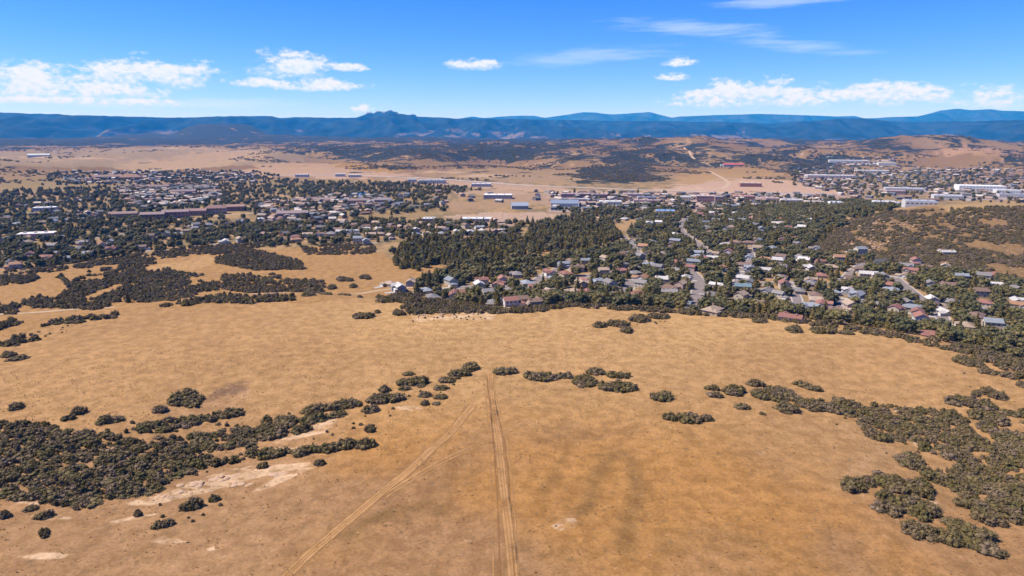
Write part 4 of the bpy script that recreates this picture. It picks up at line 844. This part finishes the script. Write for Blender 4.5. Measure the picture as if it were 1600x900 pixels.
for (x, y), z in zip(ex, ez):
    w2, d2, h2_ = rng.uniform(4.5, 9), rng.uniform(4, 6), rng.uniform(2.8, 5.5); k0 = len(b.v); b.gable_wall(-w2, w2, -d2, d2, z - 2, z + h2_, 2); b.gable_roof(-w2, w2, -d2, d2, z + h2_, 2.0); an = rng.random() * 3.14
    b.v[k0:] = [(x + u * math.cos(an) - v * math.sin(an), y + u * math.sin(an) + v * math.cos(an), w) for u, v, w in b.v[k0:]]
dm, dn_ = newmat('far_house_paint'); g = NT(dn_); gi_ = dn_.nodes.new('ShaderNodeNewGeometry'); cr = dn_.nodes.new('ShaderNodeValToRGB'); cr.color_ramp.interpolation = 'CONSTANT'
PAL = [(.10, .09, .09), (.26, .19, .15), (.13, .075, .055), (.36, .32, .29), (.10, .11, .13), (.20, .13, .095), (.14, .125, .12), (.28, .20, .155)]
while len(cr.color_ramp.elements) < len(PAL): cr.color_ramp.elements.new(.5)
for i, c_ in enumerate(PAL): cr.color_ramp.elements[i].position = i / len(PAL); cr.color_ramp.elements[i].color = (*c_, 1)
dn_.links.new(gi_.outputs['Random Per Island'], cr.inputs[0]); g.out(g.diffuse(cr.outputs[0], .8, .2))
o = place('distant_houses', b.mesh('distant_houses', dm), (0, 0, 0), (1, 1, 1), 0, None); tag(o, 'tiny far houses packed through the town', None, None, 'stuff'); EXTRA = ex

# ------------------------------------------------------------------ larger buildings (photo: centre x, base y, width px; metres deep, high; wall, roof, roof shape)
BL = [('apartment block', 'red-brown apartment block, second from left above the dirt road', 236,344,30,15,9,(.30,.17,.14),(.26,.18,.17),'gable'), ('apartment block', 'purple-brown apartment block in the middle above the dirt road', 272,341,34,15,10,(.34,.20,.17),(.27,.19,.19),'gable'),
 ('apartment block', 'rust-brown apartment block right of the middle above the dirt road', 305,337,26,15,8,(.40,.24,.19),(.28,.17,.15),'gable'), ('apartment block', 'red-brown apartment block with pale walls, second from right above the dirt road', 335,335,28,14,10,(.44,.30,.25),(.26,.15,.13),'hip'), ('apartment block', 'red-brown apartment block at the right end above the dirt road', 366,330,24,15,8,(.36,.2,.16),(.30,.18,.15),'gable'),
 ('apartment block', 'short red-brown block left of the long apartment blocks', 190,342,34,14,8,(.36,.22,.17),(.25,.17,.15),'gable'), ('apartment block', 'pink-brown terrace left of the pond', 505,317,30,13,7,(.46,.31,.26),(.26,.19,.18),'gable'), ('apartment block', 'tan terrace below the pond', 560,319,32,13,7,(.48,.36,.28),(.24,.17,.16),'gable'), ('apartment block', 'grey-brown terrace right of the tan terrace', 598,318,26,13,7,(.44,.32,.28),(.25,.21,.21),'gable'), ('apartment block', 'long red-grey terrace facing the dark lawn', 455,340,44,14,7,(.42,.27,.24),(.27,.20,.20),'gable'), ('apartment block', 'pink terrace above the far left lawns', 285,304,30,12,7,(.46,.32,.27),(.24,.17,.16),'gable'), ('apartment block', 'brown terrace behind the pink far left terrace', 245,296,28,12,7,(.40,.26,.21),(.22,.15,.13),'gable'),
 ('barn', 'large brown peaked barn roof in the far left town', 201,281,26,26,7,(.32,.20,.14),(.30,.16,.10),'hip'), ('apartment block', 'brown terrace left of the peaked barn', 165,280,34,14,7,(.40,.26,.2),(.24,.15,.12),'gable'),
 ('farm building', 'white long farm shed on the far plain', 58,245,24,22,6,(.6,.58,.55),(.5,.5,.5),'gable'), ('warehouse', 'white warehouse at the left end of the highway', 470,277,18,30,8,(.66,.62,.58),(.62,.6,.58),'flat'), ('warehouse', 'white warehouse second along the highway', 530,276,14,30,8,(.66,.62,.58),(.6,.58,.55),'flat'),
 ('warehouse', 'pale warehouse third along the highway', 553,277,18,26,7,(.6,.54,.5),(.66,.63,.6),'flat'), ('warehouse', 'white shed left of the long dark store', 643,285,14,28,8,(.68,.66,.62),(.55,.55,.56),'flat'), ('store', 'long pale store below the highway', 675,287,42,34,9,(.66,.64,.62),(.36,.37,.40),'flat'),
 ('warehouse', 'pale low warehouse right of the long store', 752,292,30,30,7,(.6,.57,.55),(.5,.5,.52),'flat'), ('hall', 'white-roofed hall left of the open lot', 778,311,44,30,8,(.55,.47,.42),(.74,.72,.70),'flat'), ('store', 'long white roof behind the tree belt', 746,347,48,20,5,(.6,.55,.5),(.76,.74,.72),'flat'), ('store', 'short white roof left of the long white roof', 670,347,20,18,5,(.6,.55,.5),(.72,.70,.68),'flat'),
 ('hall', 'white hall with blue-grey roof beside the car park', 883,324,42,26,7,(.70,.68,.66),(.20,.24,.32),'gable'), ('shop', 'white shop with yellow sign strip in the town centre', 955,321,34,24,7,(.72,.66,.55),(.62,.60,.58),'flat'), ('shop', 'grey-blue roofed shop at the lot edge', 812,327,26,24,6,(.5,.48,.46),(.26,.30,.38),'gable'), ('shop', 'pink brick shop row in the town centre', 900,309,46,24,8,(.46,.29,.25),(.42,.30,.28),'flat'),
 ('shop', 'low white shop in front of the brick row', 906,315,32,18,5,(.66,.62,.58),(.6,.56,.53),'flat'), ('shop', 'brick shop right of the town centre', 938,310,24,24,8,(.42,.26,.22),(.36,.27,.26),'flat'), ('shop', 'pale brick shop below the highway', 990,309,30,24,8,(.58,.44,.38),(.44,.34,.32),'flat'), ('shop', 'dark blue-roofed shop in the town centre', 1012,314,28,24,7,(.5,.4,.38),(.20,.20,.27),'flat'), ('shop', 'rust brick shop with arcade in the town centre', 1012,319,40,18,7,(.44,.25,.2),(.40,.30,.28),'flat'),
 ('hall', 'bright blue-roofed hall among the trees', 1041,335,29,18,6,(.60,.55,.52),(.22,.36,.60),'flat'), ('office', 'brown brick office block with flat roof', 1105,317,27,30,13,(.36,.21,.18),(.48,.38,.36),'flat'), ('office', 'narrow brick office tower beside the larger block', 1125,318,12,24,13,(.40,.26,.22),(.42,.36,.35),'flat'), ('shop', 'white shop left of the brick offices', 1073,313,16,22,7,(.68,.64,.6),(.6,.58,.56),'flat'),
 ('farm building', 'long red-roofed building on the hillside', 1147,260,28,22,6,(.55,.42,.38),(.42,.10,.09),'gable'), ('farm building', 'white shed beside the red-roofed hillside building', 1131,260,8,18,6,(.72,.70,.66),(.68,.66,.64),'flat'), ('construction block', 'rust building frame on the bare ground', 1175,292,30,30,9,(.42,.2,.15),(.5,.38,.33),'flat'), ('shop', 'rust-roofed shop right of the brick offices', 1165,312,30,26,7,(.40,.22,.18),(.42,.24,.2),'flat'),
 ('warehouse', 'big white warehouse on the right skyline of town', 1540,299,52,45,12,(.78,.77,.76),(.66,.66,.67),'flat'), ('warehouse', 'pale warehouse annex right of the big white warehouse', 1580,303,26,30,8,(.66,.65,.66),(.5,.5,.53),'flat'), ('shop', 'white flat-roofed shop below the right town', 1386,322,28,24,8,(.74,.72,.70),(.56,.57,.62),'flat'), ('shop', 'striped white shop left of the right-hand shops', 1309,323,18,20,8,(.76,.74,.73),(.60,.60,.63),'flat'), ('shop', 'white low shop right of the flat-roofed shop', 1414,323,22,20,7,(.68,.66,.64),(.5,.52,.56),'flat'),
 ('store', 'long grey store row right of the white shops', 1445,321,38,26,7,(.58,.55,.54),(.34,.36,.42),'flat'), ('store', 'wide pale store below the far car park', 1302,279,64,36,9,(.58,.5,.48),(.50,.46,.46),'flat'), ('store', 'white store front by the pasture', 1365,271,40,36,10,(.72,.68,.64),(.60,.57,.56),'flat'), ('store', 'far pale store below the pink-topped hill', 1389,259,22,40,10,(.66,.62,.58),(.62,.6,.6),'flat'), ('warehouse', 'grey warehouse beside the highway', 1418,300,46,36,8,(.5,.46,.46),(.40,.40,.45),'flat'), ('store', 'brown brick store below the highway', 1402,304,24,24,8,(.38,.26,.24),(.42,.34,.33),'flat'),
 ('store', 'pale store among the right-hand lots', 1486,312,34,28,8,(.62,.58,.57),(.44,.46,.52),'flat'), ('store', 'dark-roofed store at the right border', 1590,310,34,26,8,(.56,.5,.5),(.22,.24,.30),'flat'), ('store', 'pale roof left of the highway lots', 1240,318,30,22,7,(.64,.56,.52),(.56,.52,.52),'flat'), ('store', 'pink roofed store by the tree belt', 1205,315,26,22,7,(.55,.4,.36),(.46,.34,.32),'flat'), ('shop', 'tan shop with white parapet in the right town', 1275,321,26,20,7,(.64,.5,.4),(.6,.52,.46),'flat'), ('store', 'far white roofs on the hill lots', 1330,254,50,34,7,(.6,.58,.58),(.56,.56,.6),'flat'), ('school', 'long white-roofed school among the left-hand houses', 50,373,42,22,6,(.55,.38,.32),(.66,.62,.58),'flat'), ('hall', 'white hall on the lawn at far left', 66,330,26,18,6,(.64,.6,.57),(.72,.71,.70),'flat')]
BG = ground_hit([b[2] for b in BL], [b[3] for b in BL]); BPOS = []
for (cat, lb, bx, by, bw, dp, hh_, wcol, rcol, shp), (x, y) in zip(BL, BG):
    d_ = math.hypot(x, y, CAM_Z); wd = bw * d_ / F; dp = min(max(dp, wd * .35), 60); e = empty(cat.replace(' ', '_'), (x, y + dp / 2, float(height(x, y + dp / 2)) + .2), -math.atan2(x, y) * .6 + .06 * math.sin(bx)); tag(e, lb, cat, None)
    w, r = MB(), MB(); a, c_ = wd / 2, dp / 2
    if shp == 'flat':
        w.box(-a, a, -c_, c_, -4, hh_); r.box(-a + .5, a - .5, -c_ + .5, c_ - .5, hh_ + .003, hh_ + .35)
        for q in range(3): x0 = -a * .7 + a * .55 * q; r.box(x0, x0 + 3.2, -1.5, 1.5, hh_ + .36, hh_ + 1.8)
    elif shp == 'gable': w.gable_wall(-a, a, -c_, c_, -4, hh_, dp * .2); r.gable_roof(-a, a, -c_, c_, hh_, dp * .2, .8, .3)
    else: w.box(-a, a, -c_, c_, -4, hh_); r.hip_roof(-a, a, -c_, c_, hh_ + .01, dp * .35, .8)
    place('wall', w.mesh('building_wall', M_WALL), (0, 0, 0), (1, 1, 1), 0, e, tuple(v * .72 for v in wcol)); place('roof', r.mesh('building_roof', M_ROOF), (0, 0, 0), (1, 1, 1), 0, e, tuple(v * .72 for v in rcol))
    nfl = 2 if hh_ >= 8.5 else 1; nb = int(np.clip(wd / 5, 3, 14))
    for f_ in range(nfl):
        for k in range(nb): o = place('window', WIN, (-a + (k + .5) * wd / nb, -c_ - .02, hh_ * (f_ + .55) / nfl), (min(1.8, wd / nb * .38), 1, 1.25), 0, e)
    BPOS.append((x, y + dp / 2, max(a, c_)))

# ------------------------------------------------------------------ trees
TZ = [('leafy', [(640,446),(700,430),(800,412),(870,402),(960,388),(1000,345),(1100,328),(1300,333),(1290,372),(1250,397),(1330,402),(1450,422),(1600,442),(1720,480),(1720,610),(1600,563),(1500,538),(1400,518),(1300,505),(1200,494),(1100,489),(1000,482),(900,475),(800,482),(720,472),(650,458)], 8.0, .78),
 ('leafy', [(395,352),(500,347),(650,346),(760,351),(850,347),(990,341),(960,351),(880,344),(820,354),(800,374),(640,374),(560,382),(420,386),(360,380)], 10.5, .62), ('leafy', [(-60,345),(160,342),(290,347),(420,352),(400,376),(240,396),(100,413),(-60,428)], 10, .58),
 ('leafy', [(-60,302),(330,287),(500,292),(700,302),(700,330),(480,345),(200,345),(-60,345)], 12.5, .36), ('leafy', [(870,328),(1000,322),(1330,314),(1340,334),(1000,342),(900,342)], 11, .62), ('leafy', [(80,270),(400,268),(480,285),(330,290),(60,290)], 20, .5), ('leafy', [(410,283),(640,286),(760,298),(700,304),(480,296)], 16, .5),
 ('leafy', [(870,300),(1300,308),(1300,316),(1000,322),(860,318)], 16, .26), ('leafy', [(1230,262),(1600,268),(1600,318),(1340,310),(1240,290)], 20, .36), ('leafy', [(1130,330),(1330,314),(1420,322),(1330,345),(1290,372),(1200,360)], 9.5, .6), ('leafy', [(640,440),(680,425),(790,405),(830,395),(900,405),(840,415),(800,425),(700,445)], 9, .5)]
PZ = [([(612,396),(640,376),(820,374),(832,354),(900,346),(958,352),(970,372),(930,387),(870,391),(805,402),(740,416),(680,414),(655,424),(618,420)], 7.2, .92)]
hx = np.array([[q[0], q[1]] for q in HPOS[:300]] + [tuple(q) for q in EXTRA]); bxy = np.array([[q[0], q[1], q[2]] for q in BPOS])
SP = np.concatenate([resample(ground_hit([p[0] for p in pts], [p[1] for p in pts]), 5) for nm, pts, w, lb in ROADS if nm != 'highway'])
TP = []
for k, (kd, poly, sp_, pr) in enumerate(TZ):
    P = fill(poly, sp_, pr, .5, 500 + k)
    dh = np.sqrt(((P[:, None] - hx[None]) ** 2).sum(-1)).min(1); ds = np.sqrt(((P[:, None] - SP[None]) ** 2).sum(-1)).min(1); db = (np.sqrt(((P[:, None] - bxy[None, :, :2]) ** 2).sum(-1)) - bxy[None, :, 2]).min(1)
    # keep the lane in front of a roof open towards the camera now and then, so that the roofs show
    P2 = P + P / np.linalg.norm(P, axis=1, keepdims=True) * 11; d2 = np.sqrt(((P2[:, None] - hx[None]) ** 2).sum(-1)).min(1)
    keep = (dh > 8.0) & (ds > 6.5) & (db > 3) & ((d2 > 8) | (rng.random(len(P)) < .36)); P = P[keep]
    for x, y in P: TP.append((x, y, kd))
for poly, sp_, pr in PZ:
    for x, y in fill(poly, sp_, pr * .86, .5, 700): TP.append((x, y, 'pine' if rng.random() < .62 else 'leafy'))
TP = np.array([(x, y, k == 'pine') for x, y, k in TP]); TZ_ = height(TP[:, 0], TP[:, 1]); TD = np.hypot(TP[:, 0], TP[:, 1])
r_ = np.random.default_rng(11); n = len(TP); isp = (TP[:, 2] > .5) | (r_.random(n) < .16)
hgt_ = np.where(isp, np.where(TP[:, 2] > .5, 6 + 5.5 * r_.random(n), 7 + 6 * r_.random(n)), 4.8 + 5.4 * r_.random(n)); wid = np.where(isp, hgt_ * (.9 + .3 * r_.random(n)), hgt_ * (1.0 + .35 * r_.random(n))); rot = r_.random(n) * 6.28; pk = r_.integers(0, 6, n)
qx, qy = project(TP[:, 0], TP[:, 1], TZ_); size = np.where((qx > -5) & (qx < 1605), wid / TD, 0)
hr = np.array([[q[0], q[1]] for q in house_refs]); lab_used = set(); tree_objs, pine_objs = {}, {}
mine = []; 
for i in np.argsort(-size):
    if len(mine) >= 290: break
    if TP[i, 2] > .5:
        continue
    j = int(np.argmin(((hr - TP[i, :2]) ** 2).sum(1))); rel_x, rel_y = qx[i] - house_refs[j][2], qy[i] - house_refs[j][3] - 3.2
    rel = ('right of' if rel_x > 0 else 'left of') if abs(rel_x) > abs(rel_y) * 2.2 else ('before' if rel_y > 0 else 'behind')
    kind = 'pointed conifer' if isp[i] else 'round tree'; nm = NAMEOF[house_refs[j][4]]
    cand = [f'{kind} {rel} {nm}', f"{'tall' if hgt_[i] > 8.2 else 'low'} {kind} {rel} {nm}", f"{'broad' if wid[i] > 9.5 else 'slim'} {'tall' if hgt_[i] > 8.2 else 'low'} {kind} {rel} {nm}"]
    cand = [c_ for c_ in cand if len(c_.split()) <= 16]
    lb = next((c_ for c_ in cand if c_ not in lab_used), None)
    if lb is None: continue
    lab_used.add(lb); mine.append(int(i)); e = empty('conifer_tree' if isp[i] else 'leafy_tree', (TP[i, 0], TP[i, 1], float(TZ_[i]))); tag(e, ('dark green ' if len(lb.split()) <= 14 else 'green ' if len(lb.split()) == 15 else '') + lb, 'tree', 'trees among the houses')
    me = PINE[pk[i] % 4] if isp[i] else TREE[pk[i]]
    o = place('crown', me, (0, 0, 0), (wid[i] * (.95 if isp[i] else 1), wid[i] * (.95 if isp[i] else 1), hgt_[i]), rot[i], e); place('trunk', PTRUNK if isp[i] else TRUNK, (0, 0, 0), (hgt_[i],) * 3, rot[i], e)
    (pine_objs if isp[i] else tree_objs).setdefault(pk[i] % 4 if isp[i] else pk[i], o)
# one lone spruce by the pasture
lx, ly = ground_hit([200], [471])[0]; e = empty('conifer_tree', (lx, ly, float(height(lx, ly)))); tag(e, 'lone dark pointed conifer beside the left pasture scrub', 'tree', None)
place('crown', PINE[1], (0, 0, 0), (9, 9, 9.5), 0, e); place('trunk', PTRUNK, (0, 0, 0), (9.5,) * 3, 0, e)
ms = set(mine); pt = [tree_objs[k] for k in sorted(tree_objs)]; pp = [pine_objs[k] for k in sorted(pine_objs)]
def rows_for(sel, protos, kx=1.0): return [(TP[i, 0], TP[i, 1], TZ_[i] - .3, wid[i] * kx, wid[i] * kx, hgt_[i], rot[i], pk[i] % len(protos)) for i in sel]
stuff_rows('town_trees', 'dark green trees filling the town beyond the nearest houses', rows_for([i for i in range(n) if i not in ms and not isp[i]], pt), pt)
stuff_rows('town_conifers', 'dark pointed conifers scattered through the town', rows_for([i for i in range(n) if i not in ms and isp[i] and TP[i, 2] < .5], pp), pp)
stuff_rows('pine_grove', 'dense dark brown-green pine grove behind the pasture', rows_for([i for i in range(n) if TP[i, 2] > .5], pp, 1.45), pp)
# scrub on the far hills, in clumps
rest = []
cand = np.stack([(rng.random(60000) - .5) * 1.7, 2000 * (3.4 ** rng.random(60000))], -1); X, Y = cand[:, 1] * np.sin(cand[:, 0]), cand[:, 1] * np.cos(cand[:, 0])
ii = np.clip(np.searchsorted(rr, cand[:, 1]), 0, len(rr) - 1); jj = np.clip(np.searchsorted(aa, cand[:, 0]), 0, len(aa) - 1); sv = scrubm[ii, jj]
cl = fbm(X / 190, Y / 190, 900, 4); keep = (cl > .84 - .62 * sv) & (rng.random(len(X)) < .6); X, Y = X[keep][:14000], Y[keep][:14000]; Z = height(X, Y)
for x, y, z in zip(X, Y, Z): s_ = (2.5 + 4.5 * rng.random()) * (.7 + math.hypot(x, y) / 6000); rest.append((x, y, z - .3, s_, s_, 2.5 + 2.5 * rng.random(), rng.random() * 6, rng.integers(6)))
stuff_rows('hill_scrub', 'dark scrub clumps covering the far hills', rest, protos_s)

# ------------------------------------------------------------------ sandstone ledges and boulders on the pale scars
def rockmat():
    m, n_ = newmat('sandstone'); g = NT(n_); p = n_.nodes.new('ShaderNodeNewGeometry').outputs['Position']; a = g.noise(p, 1.3, 5, .65)
    g.out(g.diffuse(g.mix(a, alb(190, 150, 118), alb(232, 200, 168)), .95, .1)); return m
M_ROCK = rockmat()
def ledge(seed):
    r_ = np.random.default_rng(seed); return lobe_mesh('sandstone_ledge', [(r_.uniform(-.9, .9), r_.uniform(-.3, .3), .05, r_.uniform(.18, .42), r_.uniform(.35, 1.0)) for _ in range(7)], 0, .1, M_ROCK, seed, 2)
LEDGE = [ledge(k) for k in range(6)]
LD = [(300,757,9,1.0,'long pale sandstone ledge at the head of the sandy scar'),(345,748,10,.9,'pale sandstone ledge above the middle of the sandy scar'),(285,770,7,.8,'pale sandstone ledge on the left flank of the sandy scar'),(380,757,8,.5,'low sandstone slab in the middle of the sandy scar'),(430,743,9,.6,'pale slab near the right end of the sandy scar'),(262,778,5,.7,'small ledge at the lower left of the sandy scar'),
 (40,745,6,1.2,'pale rock outcrop in the scrub at far left'),(62,742,5,1.0,'second pale rock beside the far left outcrop'),(178,702,4,1.0,'pale rock standing in the left gully scrub'),(270,703,5,1.0,'pale rock between scrub above the sandy scar'),(50,788,5,.5,'low pale slab at the lower left border scrub'),(105,715,3.5,1.0,'small pale boulder deep in the left gully'),
 (660,493,5,1.2,'pale outcrop left in the bank below the houses'),(690,492,5,1.4,'pale outcrop in the middle of the bank below the houses'),(740,491,5,1.2,'pale outcrop right in the bank below the houses'),(1405,643,4,.9,'pale rock showing in the right-hand scrub'),(1450,665,3.5,.9,'small pale rock deep in the right-hand scrub')]
LG = ground_hit([q[0] for q in LD], [q[1] for q in LD]); LZ = height(LG[:, 0], LG[:, 1])
for k, (q, (x, y), z) in enumerate(zip(LD, LG, LZ)): o = place('sandstone_ledge', LEDGE[k % 6], (x, y, float(z) - .05), (q[2] * .5, q[2] * .5, q[3]), .2 * math.sin(k * 2.1)); tag(o, q[4], 'rock', 'sandstone outcrops')
# boulders over the rocky hill and pebbles on the field: too many to count
rk = [place('boulder', lobe_mesh('boulder_stone', [(0, 0, .3, .8, .5)], 0, .1, M_ROCK, 990), (*ground_hit([868], [822])[0], 0), (.8, .6, .6), .4)]
rk[0].location.z = float(height(rk[0].location.x, rk[0].location.y)); tag(rk[0], 'small pale boulder lying among debris on the near field', 'rock', None)
rest = []
for k, (poly, sp_, pr, lo_, hi_) in enumerate([([(1310,390),(1345,348),(1400,340),(1440,350),(1400,380),(1350,395)], 5, .7, 1.0, 3.6), ([(1400,340),(1600,335),(1600,440),(1480,430),(1380,395)], 8, .4, .7, 2.2), ([(180,797),(300,745),(500,735),(400,770),(240,800)], 3.0, .3, .15, .5), ([(860,800),(910,800),(910,826),(860,826)], 1.2, .5, .1, .4), ([(330,640),(400,605),(395,625),(350,640)], 2.0, .4, .15, .5), ([(0,900),(500,640),(1200,640),(1500,900)], 14, .35, .1, .28)]):
    P = fill(poly, sp_, pr, .5, 950 + k); Zp = height(P[:, 0], P[:, 1])
    for (x, y), z in zip(P, Zp): s_ = lo_ + (hi_ - lo_) * rng.random() ** 2; rest.append((x, y, z, s_, s_ * .8, s_ * .8, rng.random() * 6, 0))
stuff_rows('loose_stones', 'pale stones strewn over the rocky hill and bare slopes', rest, rk)
# rock knobs on the summit of the range
b = []
for (px_, py_, w_, h_) in [(577,178,9,4.5),(585,179,7,3),(591,176,8,4.5),(600,177,9,4),(609,175,9,5),(617,177,8,4),(570,182,7,3),(630,180,12,2.5),(646,180,7,2.5)]:
    d_ = ray(px_, py_); d_ = d_ / math.hypot(d_[0], d_[1]) * 16300; r_m = w_ * 16300 / F; b.append((float(d_[0]), float(d_[1]), float(CAM_Z + d_[2]) - h_ * 4, r_m * .62, h_ * 16300 / F * .9))
km, kn = newmat('granite_knob'); g = NT(kn); g.out(g.diffuse(g.mix(g.noise(kn.nodes.new('ShaderNodeNewGeometry').outputs['Position'], .02, 4), (.10, .08, .065), (.24, .19, .16)), .95, .1))
o = place('summit_rocks', lobe_mesh('summit_rocks', b, 0, 1.0, km, 5, 3), (0, 0, 0), (1, 1, 1), 0); tag(o, 'granite knobs crowning the forested range', None, None, 'structure')

# ------------------------------------------------------------------ dry grass tufts over the near field
nT = 17000; A_t = (rng.random(nT) - .5) * 1.5; r_t = np.sqrt(150 ** 2 + rng.random(nT) * (430 ** 2 - 150 ** 2)); X, Y = r_t * np.sin(A_t), r_t * np.cos(A_t)
kp = (np.interp(A_t, _ea, _er) > r_t + 5) & (fbm(X / 9, Y / 9, 640, 3) > .40 + .1 * rng.random(nT)); X, Y = X[kp], Y[kp]; Z = height(X, Y); n_t = len(X)
Vt = np.zeros((n_t, 5, 3, 3)); sz = (.22 + .42 * rng.random(n_t) ** 2)
for k in range(5):
    an = rng.random(n_t) * 6.28; dx, dy = np.cos(an) * sz, np.sin(an) * sz; w = .28
    Vt[:, k, 0] = np.stack([X - dy * w, Y + dx * w, Z - .02], -1); Vt[:, k, 1] = np.stack([X + dy * w, Y - dx * w, Z - .02], -1); Vt[:, k, 2] = np.stack([X + dx * .9, Y + dy * .9, Z + sz * (.55 + .5 * rng.random(n_t))], -1)
sm_, sn_ = newmat('straw'); g = NT(sn_); gi_ = sn_.nodes.new('ShaderNodeNewGeometry'); g.out(g.diffuse(g.mix(g.noise2(g.scale(gi_.outputs['Position'], (1, 1, 0)), .8, 2), alb(170, 128, 78), alb(214, 168, 110)), .9, .1))
o = mesh_obj('dry_grass', Vt.reshape(-1, 3), np.arange(n_t * 15).reshape(-1, 3), sm_); tag(o, 'dry straw-coloured grass tufts over the near field', None, None, 'stuff')
